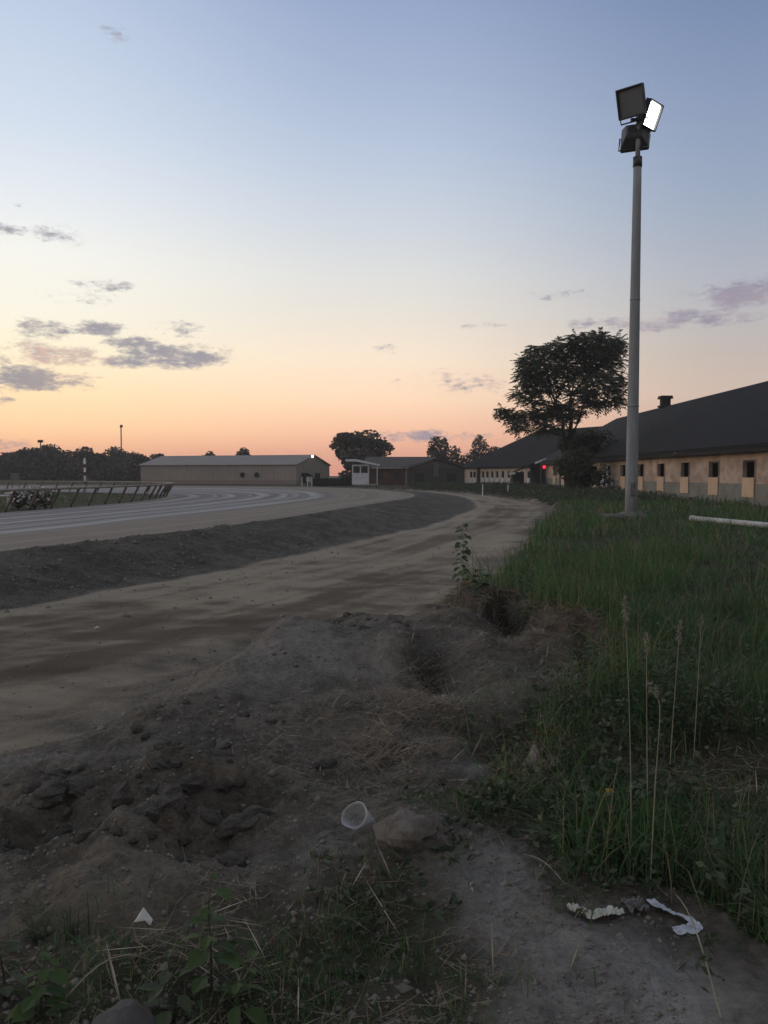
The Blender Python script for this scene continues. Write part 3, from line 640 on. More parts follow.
# ------------------------------------------------------------------ plants
def seed_stalk(base, pts, head, label, bend=0):
    b = np.array(base); th = thing('grass_stalk', label, 'grass stalk', b, 'tall dry seed stalks in the verge')
    P3 = [b] + [np.array(q) for q in pts]; P3 = list(catmull(P3, 5)); k = len(P3)
    MB().tube(P3, [.0027 - .0014 * i / k for i in range(k)], 5).build('stem', M['stalk'], th, True)
    top = P3[-1]; ax = unit(P3[-1] - P3[-3]); n = int(300 * head / .15); t = RNG.uniform(-.2, 1, n)
    c = top + np.outer(t * head, ax) + RNG.normal(0, .006, (n, 3)) * (1.3 - np.abs(t - .4))[:, None]
    V, Fq = leaf_cloud(c, .018, -.6, .18); mesh_np('seed_head', V, Fq, M['stalk'], th)
def stalk_px(bx, by, mids, head, label):
    b = ground_at(bx, by); pts = []
    for (px, py, dy) in mids: pts.append(ony(px, py, b[1] + dy))
    seed_stalk(b, pts, head, label)
stalk_px(631, 862, [(631, 790, .02), (629, 700, .04), (626, 625, .06)], .12, 'tallest pale seed stalk, upright with a feathery head')
stalk_px(650, 893, [(655, 790, .02), (660, 712, .05), (655, 694, .06)], .05, 'seed stalk with nodding head, rooted beside the paper strip')
stalk_px(648, 850, [(647, 740, .05), (646.5, 650, .08)], .08, 'thin straight seed stalk just right of the tallest one')
stalk_px(668, 800, [(673, 719, .05), (679, 640, .1)], .10, 'seed stalk leaning right, third from the tallest stalk')
stalk_px(693, 770, [(697, 700, .1), (701, 625, .15)], .06, 'faint thin seed stalk rightmost of the five')
def ground_stalk(a, b, label, r=.003, arch=.03):
    A, B = ground_at(*a), ground_at(*b); P3 = [A + (B - A) * t + np.array([0, 0, .015 + arch * math.sin(PI * t)]) for t in np.linspace(0, 1, 9)]
    for q in P3: q[2] = max(q[2], H(q[0], q[1]) + .01)
    o = MB().tube(P3, [r * (1 - .5 * i / 8) for i in range(9)], 5).build('fallen_stalk', M['stalk'], smooth=True, loc=A); tag(o, label, 'stalk')
ground_stalk((721, 1023), (670, 893), 'long dry stalk lying from the paper strip to the lower edge', .0034, .08)
ground_stalk((565, 888), (523, 858), 'short dry stalk lying on the path left of the crumpled paper')
ground_stalk((690, 690 + 85), (615, 700 + 85), 'dry stalk lying flat in the near verge', .003)
ground_stalk((60, 1010), (160, 968), 'arched dry stalk over the grey stone', .003, .08)
ground_stalk((470, 740), (445, 690), 'dry stalk sticking out of the straw heap', .003, .06)
def oval_leaf(mb, c, d, up, L, W):
    d, up = unit(np.array(d, float)), np.array(up, float); s = unit(np.cross(d, up)); n = np.cross(s, d); c = np.array(c)
    rows = [(0, 0.04), (.2, .7), (.45, 1), (.75, .7), (1, .03)]; V = []
    for t, w in rows:
        q = c + d * L * t - n * L * .22 * t * t
        V += [q - s * W * .5 * w + n * W * .12 * w, q, q + s * W * .5 * w + n * W * .12 * w]
    mb.add(V, [(i * 3 + j, i * 3 + j + 1, i * 3 + j + 4, i * 3 + j + 3) for i in range(4) for j in range(2)])
def broad_plant(base, h, nl, L, m, label, lean=(0, 0), seed=1, wr=.75, name='broadleaf_plant', droop=.1):
    rnd = random.Random(seed); b = np.array(base, float); th = thing(name, label, 'plant', b)
    pts = [b + np.array([lean[0] * t * t, lean[1] * t * t, h * t]) + np.array([rnd.gauss(0, .01 * h), rnd.gauss(0, .01 * h), 0]) for t in np.linspace(0, 1, 7)]
    MB().tube(pts, [.004 * (1.3 - t) * max(1, h) for t in np.linspace(0, 1, 7)], 5).build('stem', M['weed'], th, True)
    mb = MB()
    for i in range(nl):
        t = .12 + .9 * (i + .5) / nl; t = min(t, 1); q = b + np.array([lean[0] * t * t, lean[1] * t * t, h * t]); a = i * 2.4 + rnd.uniform(-.5, .5)
        d = np.array([math.cos(a), math.sin(a), rnd.uniform(-.35, .45) - droop]); l = L * rnd.uniform(.6, 1.15) * (1.15 - .5 * t)
        q2 = q + d * l * .35
        mb.tube([q, q2], .0012 * max(1, h), 4, False); oval_leaf(mb, q2, d, (rnd.gauss(0, .3), rnd.gauss(0, .3), 1), l, l * wr)
    mb.build('leaves', m, th); return th
b = ground_at(463, 585)
broad_plant(b, 62 / F * b[1], 46, .15, M['climber'], 'tall single broadleaf weed standing at the road edge by the verge', (.0, 0), 4, .9, 'tall_weed', .35)
broad_plant(ground_at(475, 598), .32, 20, .13, M['weed'], 'low broad weed clump at the foot of the tall weed', (.05, 0), 5, .7)
b = ground_at(210, 1000); broad_plant(b, .36, 20, .085, M['bright'], 'upright bright green seedling in front of the dug ditch', (.0, .02), 8, .72, 'seedling')
b = ground_at(175, 1022); broad_plant(b, .2, 14, .08, M['weed'], 'short dull seedling left of the bright upright one', (-.03, .02), 9, .7, 'seedling')
b = ground_at(40, 1022); broad_plant(b, .2, 18, .085, M['bright'], 'bushy bright weed in the lower left corner', (.02, 0), 12, .75)
b = ground_at(5, 1000); broad_plant(b, .18, 14, .08, M['weed'], 'dull green weed at the left edge by the corner', (-.02, 0), 13, .7)
b = ground_at(236, 1015); broad_plant(b, .16, 12, .07, M['bright'], 'small green weed right of the upright seedling', (.03, 0), 15, .7)
for i, (px, py, lab) in enumerate(((40, 940, 'left of the paper scrap'), (72, 938, 'with pale tips nearest the paper scrap'))):
    b = ground_at(px, py); th = thing('grass_tuft', 'grey green grass tuft ' + lab, 'grass tuft', b)
    n = 26; x = b[0] + RNG.normal(0, .02, n); y = b[1] + RNG.normal(0, .02, n)
    V, Q, Tt = blades(x, y, np.full(n, b[2]), RNG.uniform(.06, .17, n), np.full(n, .006), .5, 3)
    mesh_np('blades', V, np.concatenate([Q, np.concatenate([Tt[:, :2], Tt[:, 2:], Tt[:, :1]], 1)[:, [0, 1, 2, 2]]]), M['weed'], th)
# ------------------------------------------------------------------ floodlight mast
Yp = 31.0
b3 = ony(631, 519, Yp); b3[2] = H(b3[0], Yp) - .05
top = ony(637.6, 160, Yp); tip = ony(638.8, 118, Yp)
mast = thing('floodlight_mast', 'tall grey concrete mast with three floodlights, one of them lit', 'light mast', b3)
MB().tube([b3 + (top - b3) * t for t in np.linspace(0, 1, 12)], [.225 - .085 * t for t in np.linspace(0, 1, 12)], 20).build('pole', M['conc'], mast, True)
MB().tube([top - [0, 0, .25], top + [0, 0, .1]], .16, 16).build('collar', M['metal'], mast, True)
MB().tube([top, tip], [.085, .08], 14).build('mounting_tube', M['conc'], mast, True)
MB().tube([b3 + [0, 0, -.1], b3 + [0, 0, .16], b3 + [0, 0, .3]], [.75, .6, .3], 14).build('footing', M['slab'], mast)
hb = MB(); hb.box(b3[0] - .09, b3[0] + .09, Yp - .245, Yp - .17, 1.1, 1.6); hb.build('access_hatch', M['slab'], mast, bevel=.01)
for hz_ in (4.6, 8.9): hb = MB(); cpt = b3 + (top - b3) * (hz_ / 14.5); hb.tube([cpt, cpt + [0, 0, .07]], .235 - .0062 * hz_, 20); hb.build('joint_band', M['conc'], mast, True)
def floodlight(c, d, lit, size=1.0, roll=0):
    d = unit(np.array(d, float)); s = unit(np.cross(d, [0, 0, 1.0])); u = np.cross(s, d); c = np.array(c)
    if roll: s, u = s * math.cos(roll) + u * math.sin(roll), u * math.cos(roll) - s * math.sin(roll)
    h = size / 2; P = lambda a, e, f: c + s * a + u * e + d * f
    mb = MB(); ring = lambda k, f: [P(-k, -k, f), P(k, -k, f), P(k, k, f), P(-k, k, f)]
    R = [ring(h * .42, -.42), ring(h * .62, -.34), ring(h, 0), ring(h, .16), ring(h * .9, .16), ring(h * .86, .05)]
    V = [q for r in R for q in r]; Fs = [(i * 4 + k, i * 4 + (k + 1) % 4, i * 4 + 4 + (k + 1) % 4, i * 4 + 4 + k) for i in range(5) for k in range(4)] + [(3, 2, 1, 0)]
    mb.add(V, Fs); fx = mb.build('floodlight', M['metal'], mast, bevel=.02)
    l = MB(); l.add(ring(h * .86, .055), [(0, 1, 2, 3)]); l.build('lens', M['lamp_on'] if lit else M['lensoff'], fx)
    br = MB(); br.tube([P(-h * 1.06, 0, -.05), P(-h * 1.06, -h * 1.25, -.1), P(h * 1.06, -h * 1.25, -.1), P(h * 1.06, 0, -.05)], .03, 6); br.build('bracket', M['metal'], fx)
floodlight(ony(632, 102, Yp - .35), (-.62, -.72, -.30), False, 1.0)
floodlight(ony(650, 115, Yp + .05), (.66, -.68, -.38), True, .9)
floodlight(ony(635, 138, Yp + .35), (.35, .85, -.45), False, .98)
MB().obox(ony(637, 120, Yp), (.22, 0, 0), (0, .05, 0), (0, 0, .05)).build('crossarm', M['metal'], mast)
sl = thing('concrete_slab', 'broken concrete slab in the grass left of the mast', 'slab', b3 + [-.9, -.6, 0])
rock_mb(b3 + [-.9, -.7, .12], (.55, .4, .14), 12, 9, 5, .25).build('slab_body', M['slab'], sl)
# fallen white pipe
A, B_ = np.array([10.3, 28.6]), np.array([12.1, 19.2]); za, zb = H(*A) + .06, H(*B_) + .06
pip = thing('fallen_pole', 'weathered white pole lying in the grass before the stable', 'pole', (*A, za))
MB().tube([(*(A + (B_ - A) * t), za + (zb - za) * t + .06) for t in np.linspace(0, 1, 14)], .09, 14).build('shaft', M['offwhite'], pip, True)
MB().tube([(*(A - (B_ - A) * .006), za + .06), (*(A + (B_ - A) * .012), za + .06)], .105, 14).build('end_flange', M['offwhite'], pip, True)

# ------------------------------------------------------------------ near stable
ang = math.atan2(9 / F, 1); uA = np.array([math.sin(ang), math.cos(ang), 0]); nA = np.array([uA[1], -uA[0], 0])
o0 = np.array([18.6 + 30 * .0105, 30.0, 0]); LA = 76.0; WA = 18.0
st = thing('stable', 'long plywood fronted stable with dark roof behind the mast', 'stable', o0)
wins = [44.8 - 30 + 4.9 * k for k in range(-2, 12)]
g0 = .1
mb = MB(); wall(mb, o0, uA, nA, LA, 1.38, 3.05, .16, [(c - .75, c + .75, 1.72, 2.62) for c in wins]); mb.build('wall', M['ply'], st)
mb = MB(); wall(mb, o0 - nA * .03, uA, nA, LA, g0, 1.375, .22, []); mb.build('foundation', M['block'], st)
for e in (0, LA):
    mb = MB()
    p0 = o0 + uA * e; q = [p0 + [0, 0, g0], p0 + nA * WA + [0, 0, g0], p0 + nA * WA + [0, 0, 3.3], p0 + nA * WA / 2 + [0, 0, 8.5], p0 + [0, 0, 3.3]]
    q = [v + nA * (.2 if i in (0, 4) else (-.2 if i < 3 else 0)) for i, v in enumerate(q)]; r = [v + uA * (.2 if e == 0 else -.2) for v in q]
    mb.add(q + r, [(0, 1, 2, 3, 4), (9, 8, 7, 6, 5)] + [(i, (i + 1) % 5, 5 + (i + 1) % 5, 5 + i) for i in range(5)])
    mb.build('gable_wall', M['dark'], st)
mb = MB(); wall(mb, o0 + nA * WA, uA, -nA, LA, g0, 3.2, .16, []); mb.build('rear_wall', M['block'], st)
for c in wins:
    fr = MB(); q = o0 + uA * c - nA * .025
    for a, e, hw, hh in ((-.775, 2.17, .025, .45), (.775, 2.17, .025, .45), (0, 2.645, .8, .025)):
        fr.obox(q + uA * a + [0, 0, e], uA * hw, nA * .035, (0, 0, hh))
    w = fr.build('window', M['ply'], st)
    sh = MB(); sh.obox(q - nA * .045 + [0, 0, 1.19], uA * .74, nA * .025, (0, 0, .5))
    w2 = sh.build('shutter', M['ply2'], w)
def roof_pair(o, u, n, L, W, ze, zr, ov, thick, name, m, parent, ext=.5, hip0=0, hip1=0):
    z = np.array([0, 0, 1.0]); mb = MB(); sl = (zr - ze) / (W / 2 + ov)
    e0, e1 = o - n * ov - u * ext + z * ze, o - n * ov + u * (L + ext) + z * ze
    r0, r1 = o + n * W / 2 - u * ext + u * hip0 + z * zr, o + n * W / 2 + u * (L + ext - hip1) + z * zr
    f0, f1 = o + n * (W + ov) - u * ext + z * ze, o + n * (W + ov) + u * (L + ext) + z * ze
    T_ = [e0, e1, r1, r0, f0, f1]; D = [q - z * thick for q in T_]
    mb.add(T_ + D, [(0, 1, 2, 3), (5, 4, 3, 2), (7, 6, 9, 8), (10, 11, 8, 9), (0, 6, 7, 1), (4, 5, 11, 10), (0, 3, 9, 6), (3, 4, 10, 9), (1, 7, 8, 2), (2, 8, 11, 5)] + ([(0, 3, 4)] if hip0 else []) + ([(1, 5, 2)] if hip1 else []))
    return mb.build(name, m, parent)
rf = roof_pair(o0, uA, nA, LA, WA, 3.42, 8.75, .7, .18, 'roof', M['shingle'], st)
fb = MB(); fb.obox(o0 + uA * LA / 2 - nA * .62 + [0, 0, 3.12], uA * (LA / 2 + .4), nA * .05, (0, 0, .11)); fb.obox(o0 + uA * LA / 2 - nA * .3 + [0, 0, 3.12], uA * (LA / 2 + .3), nA * .26, (0, 0, .04)); fb.build('fascia', M['trim'], st)
# ridge ventilator
vp = o0 + nA * WA / 2 + uA * (87.5 - 30)
mb = MB(); mb.obox(vp + [0, 0, 9.05], uA * .42, nA * .42, (0, 0, .45)); v1 = mb.build('ventilator', M['trim'], rf)
mb.__init__(); mb.hexa([vp + uA * a * k + nA * e * k + np.array([0, 0, zz]) for zz, k in ((9.5, .62), (9.8, .56)) for a, e in ((-1, -1), (1, -1), (1, 1), (-1, 1))])
mb.obox(vp + [0, 0, 8.75], uA * .6, nA * .6, (0, 0, .1)); mb2 = mb.build('ventilator_cap', M['trim'], v1)
vp2 = o0 + nA * WA / 2 + uA * (62.5 - 30); MB().tube([vp2 + [0, 0, 8.6], vp2 + [0, 0, 9.05]], .1, 8).build('vent_pipe', M['trim'], rf)

# ------------------------------------------------------------------ far stable
P1 = np.array([13.0, 139.0, 0]); uB = np.array([.456, -.89, 0]); nB = np.array([.89, .456, 0]); LB, WB = 26.0, 17.0
sb = thing('stable', 'far stable with narrow windows in a pale wall and hipped dark roof', 'stable', P1)
def u_of(px):
    a = (px - 384) / F; return (a * 139 - 13.0) / (.456 + .89 * a)
wu = [u_of(p) for p in (471, 474.4, 482.8, 487.2, 492, 497, 502.6, 508.6, 515, 521.5, 528.5, 535)] + [u_of(543) + 1.6 * k for k in range(4)]
wu = [w for w in wu if 0.6 < w < LB - .8]
mb = MB(); wall(mb, P1, uB, nB, LB, 0, 3.1, .15, [(c - .34, c + .34, 1.35, 2.3) for c in wu]); mb.build('wall', M['cream'], sb)
for c in wu:
    q = P1 + uB * c - nB * .03; fr = MB()
    fr.obox(q + [0, 0, 2.35], uB * .42, nB * .03, (0, 0, .05)); w = fr.build('window', M['cream'], sb)
    s_ = MB(); s_.obox(q - nB * .02 + [0, 0, .92], uB * .30, nB * .025, (0, 0, .38)); s_.build('shutter', M['white'], w)
mb = MB()
for e in (u_of(478), u_of(479.5)): mb.obox(P1 + uB * e - nB * .06 + [0, 0, 1.6], uB * .22, nB * .05, (0, 0, 1.5))
mb.build('door', M['dark'], sb)
mb = MB(); wall(mb, P1 + uB * .15, nB, uB, WB, 0, 3.05, .15, []); wall(mb, P1 + uB * (LB - .15), nB, -uB, WB, 0, 3.05, .15, []); wall(mb, P1 + nB * (WB + .0), uB, -nB, LB, 0, 3.05, .15, []); mb.build('rear_wall', M['greywall'], sb)
roof_pair(P1, uB, nB, LB, WB, 3.05, 8.7, .6, .22, 'roof', M['shingle'], sb, .6, 8.5, 0)

# lean-to shed in front of the far stable
Ys = 104.0; q = lambda px, py, Y=Ys: ony(px, py, Y)
sh = thing('lean_to_shed', 'dark lean to shed with white roof ends under the big tree', 'shed', (*q(535, 490)[:2], 0))
a, b, = q(509, 474.5), q(546, 459.5); dpt = np.array([1.2, 4.5, 0.2])
MB().hexa([a, b, b + dpt, a + dpt, a + [0, 0, .18], b + [0, 0, .18], b + dpt + [0, 0, .18], a + dpt + [0, 0, .18]]).build('roof', M['shingle'], sh)
t_ = lambda s, e: MB().hexa([s + [0, -.06, -.04], e + [0, -.06, -.04], e + [0, -.01, -.04], s + [0, -.01, -.04], s + [0, -.06, .22], e + [0, -.06, .22], e + [0, -.01, .22], s + [0, -.01, .22]])
t_(a + [-.05, 0, 0], a + [.75, 0, .08]).build('fascia', M['white'], sh)
t_(a + (b - a) * .70, b).build('fascia', M['white'], sh)
bx = lambda x0, x1, y1, Y0, Y1: MB().box(ony(x0, 480, Y0)[0], ony(x1, 480, Y0)[0], Y0, Y1, -.05, ony(x0, y1, Y0)[2])
bx(513, 524, 472, Ys + .5, Ys + 2.5).build('side_wall', M['dark'], sh)
bx(536, 566, 462.5, Ys + .6, Ys + 5).build('wall', M['dark'], sh)
bx(551, 556.5, 472, Ys + .4, Ys + .55).build('notice_board', M['greywall'], sh)
o = bx(552, 556, 472, Ys + .3, Ys + .38)
def post(px, y0, y1, Y, r, m, label, cat='post', name='wooden_post', px2=None):
    t0, t1 = ony(px, y0, Y), ony(px2 or px, y1, Y); t1[2] = min(t1[2], H(t1[0], Y)) - .05
    o = MB().tube([t1, t0], [r, r * .85], 8).build(name, m, loc=t1); return tag(o, label, cat)
sg = thing('signal_post', 'post with red signal lamp and slanting brace before the shed', 'signal', (*ony(541, 490, 96)[:2], 0))
tt_ = ony(541, 462, 96); MB().tube([(tt_[0], 96, -.05), tt_], .07, 8).build('post', M['post'], sg)
r_ = ony(544, 467, 96); mb = MB(); mb.box(r_[0] - .22, r_[0] + .22, 95.85, 96.1, r_[2] - .26, r_[2] + .26); hd = mb.build('lamp_head', M['trim'], sg, bevel=.03)
lathe(MB(), [(0, .19), (.06, .16), (.09, .08), (.1, .001)], (r_[0], 95.84, r_[2]), (0, -1, 0), 16).build('red_lens', M['lamp_red'], hd, True)
e_ = ony(549, 489, 96); MB().tube([(r_[0], 96.05, r_[2] - .3), (e_[0], 96.05, -.02)], .05, 6).build('brace', M['post'], sg)
post(560, 461, 493, 86, .075, M['post'], 'bare thin post right of the red signal lamp')
post(482.6, 484, 495, 74, .05, M['white'], 'short white stake at the road edge left of the lean to', 'stake', 'white_stake')
post(508, 485, 495, 72, .05, M['white'], 'short white stake at the road edge below the white roof end', 'stake', 'white_stake')

# ------------------------------------------------------------------ trees
def branch(mb, a, b, r0, r1, sag=.1, n=7, seed=0):
    rnd = random.Random(seed); a, b = np.array(a, float), np.array(b, float); L = np.linalg.norm(b - a)
    pts = [a + (b - a) * t + np.array([rnd.gauss(0, .03 * L), rnd.gauss(0, .03 * L), sag * L * math.sin(PI * t)]) * (1 if 0 < t < 1 else 0) for t in np.linspace(0, 1, n)]
    mb.tube(pts, [r0 + (r1 - r0) * i / (n - 1) for i in range(n)], 7); return pts
Yt = 75.0
tb = ony(568, 493, Yt); tb[2] = H(tb[0], Yt) - .1
tr = thing('locust_tree', 'big feathery tree with tiered crown between the stables', 'tree', tb)
CL = [(540, 365, 24, 17), (562, 350, 24, 13), (590, 348, 26, 15), (606, 362, 20, 18), (575, 370, 30, 17), (530, 378, 16, 12), (550, 386, 26, 9), (600, 384, 20, 12), (583, 396, 17, 8), (616, 343, 10, 9), (512, 417, 13, 6), (533, 417, 20, 8), (548, 428, 14, 6), (505, 411, 6, 4), (560, 406, 16, 6), (620, 388, 7, 14), (537, 349, 8, 5), (600, 336, 13, 4), (575, 338, 10, 4), (520, 427, 12, 5), (525, 362, 9, 8), (612, 402, 10, 6), (607, 352, 16, 12), (566, 418, 10, 5), (535, 402, 14, 5), (522, 394, 13, 6), (546, 413, 18, 6), (572, 410, 14, 7), (596, 404, 12, 5)]
wood = MB(); k0 = ony(569, 440, Yt); tp = ony(571, 396, Yt)
branch(wood, tb, k0, .34, .24, .0, 8, 1); branch(wood, k0, tp, .22, .1, 0, 6, 2); branch(wood, ony(568, 450, Yt), ony(556, 405, Yt - .6), .2, .09, .05, 6, 3); branch(wood, k0, ony(588, 400, Yt + .5), .18, .08, .05, 6, 9)
cs = []; dirs = []
for i, (px, py, rx, ry) in enumerate(CL):
    depth = random.uniform(-1, 1) * (1.2 + rx * .06); c = ony(px, py, Yt + depth); sc = (Yt + depth) / F
    root = [k0, tp, ony(556, 410, Yt - .6), ony(588, 402, Yt + .5)][(0 if py > 405 else 1) if i % 2 else (2 if px < 566 else 3)]
    branch(wood, root, c, .07, .02, .06, 6, 20 + i)
    R = np.array([rx * sc, rx * sc * .9, ry * sc]); m = int(15 + 2.0 * rx * ry ** .85 * .62)
    sub = ell(m, c, R * RNG.uniform(.70, .9), .05)
    cs.append(sub); out = unit((sub - c) / R + RNG.normal(0, .5, sub.shape)); dirs.append(out)
    for k in range(0, m, 9): branch(wood, c, sub[k], .022, .008, .05, 4, k)
for _ in range(5): pass
cs, dirs = np.concatenate(cs), np.concatenate(dirs)
V_, F_ = [], []; cc, aa, bb = [], [], []
for j in range(9):                                     # compound leaves: leaflets along a drooping rachis
    t = j / 8; n = len(cs); d = dirs * [1, 1, .35]; d = unit(d); L = .75
    pos = cs + d * (t * L) + np.array([0, 0, -.28]) * (t * t) * L
    sd = unit(np.cross(d, [0, 0, 1.0])) * (1 if j % 2 else -1); ln = sd * .8 + d * .5 + [0, 0, -.25]
    cc.append(pos + ln * .12); aa.append(unit(ln) * .17 * RNG.uniform(.7, 1.3, (n, 1))); bb.append(unit(d + RNG.normal(0, .5, d.shape)) * .075)
V, Fq = quads_from(np.concatenate(cc), np.concatenate(aa), np.concatenate(bb))
wood.build('trunk', M['bark'], tr, True); mesh_np('crown', V, Fq, M['locust'], tr)
print('locust leaves', len(Fq))
def shrub(px, py, rx, ry, Y, n, m, label, cat='shrub', name='shrub', size=.3, dots=0):
    c = ony(px, py, Y); g = H(c[0], Y); th = thing(name, label, cat, (c[0], Y, g)); sc = Y / F
    subs = [ell(1, c, np.array([rx * sc, 1.2, ry * sc]) * .7, .2)[0] for _ in range(12)]
    pts = np.concatenate([ell(n // 12, s, np.array([rx * sc, 1.4, ry * sc]) * .5, .1) for s in subs]); pts = pts[pts[:, 2] > g + .05]
    V, Fq = leaf_cloud(pts, size, .25, .45); mesh_np('foliage', V, Fq, m, th)
    w = MB()
    for i, s in enumerate(subs[:7]): branch(w, (c[0] + random.gauss(0, .2), Y, g - .05), s, .05, .015, .02, 6, i)
    w.build('stems', M['bark'], th, True)
    if dots:
        p = ell(dots, c - [0, 1.1, 0], np.array([rx * sc * .6, .5, ry * sc * .9]), .0); V, Fq = leaf_cloud(p, .17, 0, .8); mesh_np('blossoms', V, Fq, M['blossom'], th)
    return th
shrub(584, 446, 33, 18, 80, 4600, M['shrub'], 'dark mass of foliage against the roof under the big tree')
shrub(573, 465, 20, 21, 73.8, 3600, M['shrub'], 'dark bush hiding the trunk of the big tree')
shrub(586, 476, 18, 16, 76, 2800, M['shrub'], 'dark bush between the trunk and the stable wall')
shrub(603, 480, 11, 16, 73, 1100, M['shrub'], 'dark bush with white blossoms at the end of the plywood wall', 'shrub', 'flowering_shrub', .24, 60)
def far_tree_mesh(n, size, seed, trunkh=.3):
    rnd = random.Random(seed); subs = []
    for _ in range(20):
        a = rnd.uniform(0, 2 * PI); r = rnd.uniform(.05, .36); z = rnd.uniform(.14, .86); k = 1 - max(0, z - .6) * 1.6
        subs.append((r * k * math.cos(a), r * k * math.sin(a), z, rnd.uniform(.15, .26)))
    pts = np.concatenate([ell(n // 20, s[:3], (s[3], s[3], s[3] * .75), .3) for s in subs]); pts = pts[pts[:, 2] > .05]
    return pts, subs
def far_tree(px, top, half, Y, label, seed, group=None, name='tree', n=3000, leaf=.55, m=None):
    c = ony(px, 486, Y); Ht = ony(px, top, Y)[2] + .4; g = -.1; w = half * Y / F
    th = thing(name, label, 'tree', (c[0], Y, g), group); pts, subs = far_tree_mesh(n, leaf, seed)
    S = np.array([w * 2.0, w * 2.0, (Ht - g) / 1.0]); P_ = pts * S + [c[0], Y, g]
    V, Fq = leaf_cloud(P_, leaf, .1, .6); mesh_np('crown', V, Fq, m or M['far_leaf'], th)
    mb = MB(); branch(mb, (c[0], Y, g), (c[0], Y, g + S[2] * .6), .25, .1, 0, 6, seed)
    for i, s in enumerate(subs[:6]): branch(mb, (c[0], Y, g + S[2] * .3), np.array(s[:3]) * S + [c[0], Y, g], .1, .03, .03, 5, i)
    mb.build('trunk', M['bark'], th, True); return th
TL = [(-40, 452, 26), (-8, 455, 20), (14, 454, 16), (30, 452, 15), (46, 449, 18), (66, 452, 15), (85, 450, 17), (104, 458, 12), (121, 451, 19), (138, 457, 12), (-75, 450, 28), (2, 460, 18), (22, 458, 16), (56, 458, 16), (74, 461, 14), (94, 460, 14), (112, 462, 14), (132, 463, 12), (150, 460, 12), (38, 462, 14)]
for i, (px, tp_, hf) in enumerate(TL):
    far_tree(px, tp_ - 3, hf * 1.25, 190 + 9 * (i % 3), 'dark rounded tree in the far treeline behind the inner rail', 40 + i, 'trees of the far treeline', n=3400, leaf=.8)
for i, (px, tp_, hf) in enumerate([(208, 453, 9), (222, 453, 8), (243, 450, 11), (160, 456, 10)]):
    far_tree(px, tp_, hf, 185, 'low treetop showing just over the long metal barn', 60 + i, 'treetops over the metal barn', n=1500, leaf=.7)
far_tree(357, 433, 38, 150, 'broad round tree right of the long metal barn', 87, n=14000, leaf=.6)
far_tree(438, 439, 15, 165, 'narrow tree rising behind the low gabled house', 82, n=2200, leaf=.6)
far_tree(458, 446, 18, 168, 'low tree between the two peaked trees behind the houses', 83, n=2200, leaf=.6)
far_tree(482, 437, 17, 172, 'peaked tree just left of the far stable roof', 84, n=2600, leaf=.6)
far_tree(500, 448, 16, 176, 'tree half hidden behind the far stable roof', 85, n=2200, leaf=.6)
far_tree(405, 462, 20, 175, 'low tree behind the brick building', 86, n=2200, leaf=.6)

# ------------------------------------------------------------------ long metal barn on the left
R0 = np.array([-13.3, 130.0, 0]); uL = unit(np.array([-12, 4.4, 0.0])); nL = unit(np.array([4.4, 12, 0.0])); LL, WL = 28.0, 12.5
mbn = thing('metal_barn', 'long tan sheet metal barn with pale roof beyond the track', 'barn', R0)
mb = MB(); n = 170
def corr_wall(mb, o, u, nrm, L, z0, z1, step=.33, amp=.05):
    k = int(L / step); V = []
    for i in range(k + 1):
        for z in (z0, z1): V.append(o + u * (L * i / k) + nrm * (amp if i % 2 else 0) + np.array([0, 0, z]))
    mb.add(V, [(2 * i, 2 * i + 2, 2 * i + 3, 2 * i + 1) for i in range(k)])
corr_wall(mb, R0, uL, nL, LL, .9, 3.35); corr_wall(mb, R0, nL, -uL * -1, WL, .9, 3.35); corr_wall(mb, R0 + nL * WL, uL, -nL, LL, -.2, 3.35); corr_wall(mb, R0 + uL * LL, nL, -uL, WL, -.2, 3.35)
mb.build('wall', M['corr'], mbn)
mb = MB(); wall(mb, R0 - nL * .08, uL, nL, LL, -.3, .95, .2, []); wall(mb, R0 - uL * .08, nL, uL, WL, -.3, .95, .2, []); mb.build('base_wall', M['corr2'], mbn)
for e in (0.02, LL - .02):
    mb = MB()
    p0 = R0 + uL * e; mb.add([p0 + [0, 0, 3.3], p0 + nL * WL + [0, 0, 3.3], p0 + nL * WL / 2 + [0, 0, 4.8]], [(0, 1, 2)])
    mb.build('gable', M['corr'], mbn)
roof_pair(R0, uL, nL, LL, WL, 3.35, 4.95, .25, .1, 'roof', M['metalroof'], mbn, .25)
for u_ in (9.2, 6.7):
    c = R0 + uL * u_ - nL * .03; mb = MB(); hw = .42 if u_ < 11 else .3
    lathe(mb, [(0, .001), (0, hw), (.06, hw), (.06, hw * .8)], c + [0, 0, 1.75], -nL, 12); w = mb.build('vent_fan', M['greywall'], mbn)
    lathe(MB(), [(.03, .001), (.03, hw * .78)], c + [0, 0, 1.75], -nL, 12).build('fan_hub', M['dark'], w)
for v_ in (2.6, 7.6):
    mb = MB(); c = R0 + nL * v_ + uL * -.1; mb.obox(c + [0, 0, 1.3], uL * .06, nL * .8, (0, 0, .75)); mb.build('doorway', M['dark'], mbn)
c = R0 + nL * 5.6 - uL * .1 + np.array([0, 0, 4.62]); mb = MB(); mb.obox(c, uL * .1, nL * .12, (0, 0, .14)); hd = mb.build('wall_lamp', M['metal'], mbn)
lathe(MB(), [(0, .2), (.06, .19), (.12, .1), (.14, .001)], c + [.05, -.28, 0.05], (.1, -.98, -.1), 14).build('bulb', M['lamp_warm'], hd, True)

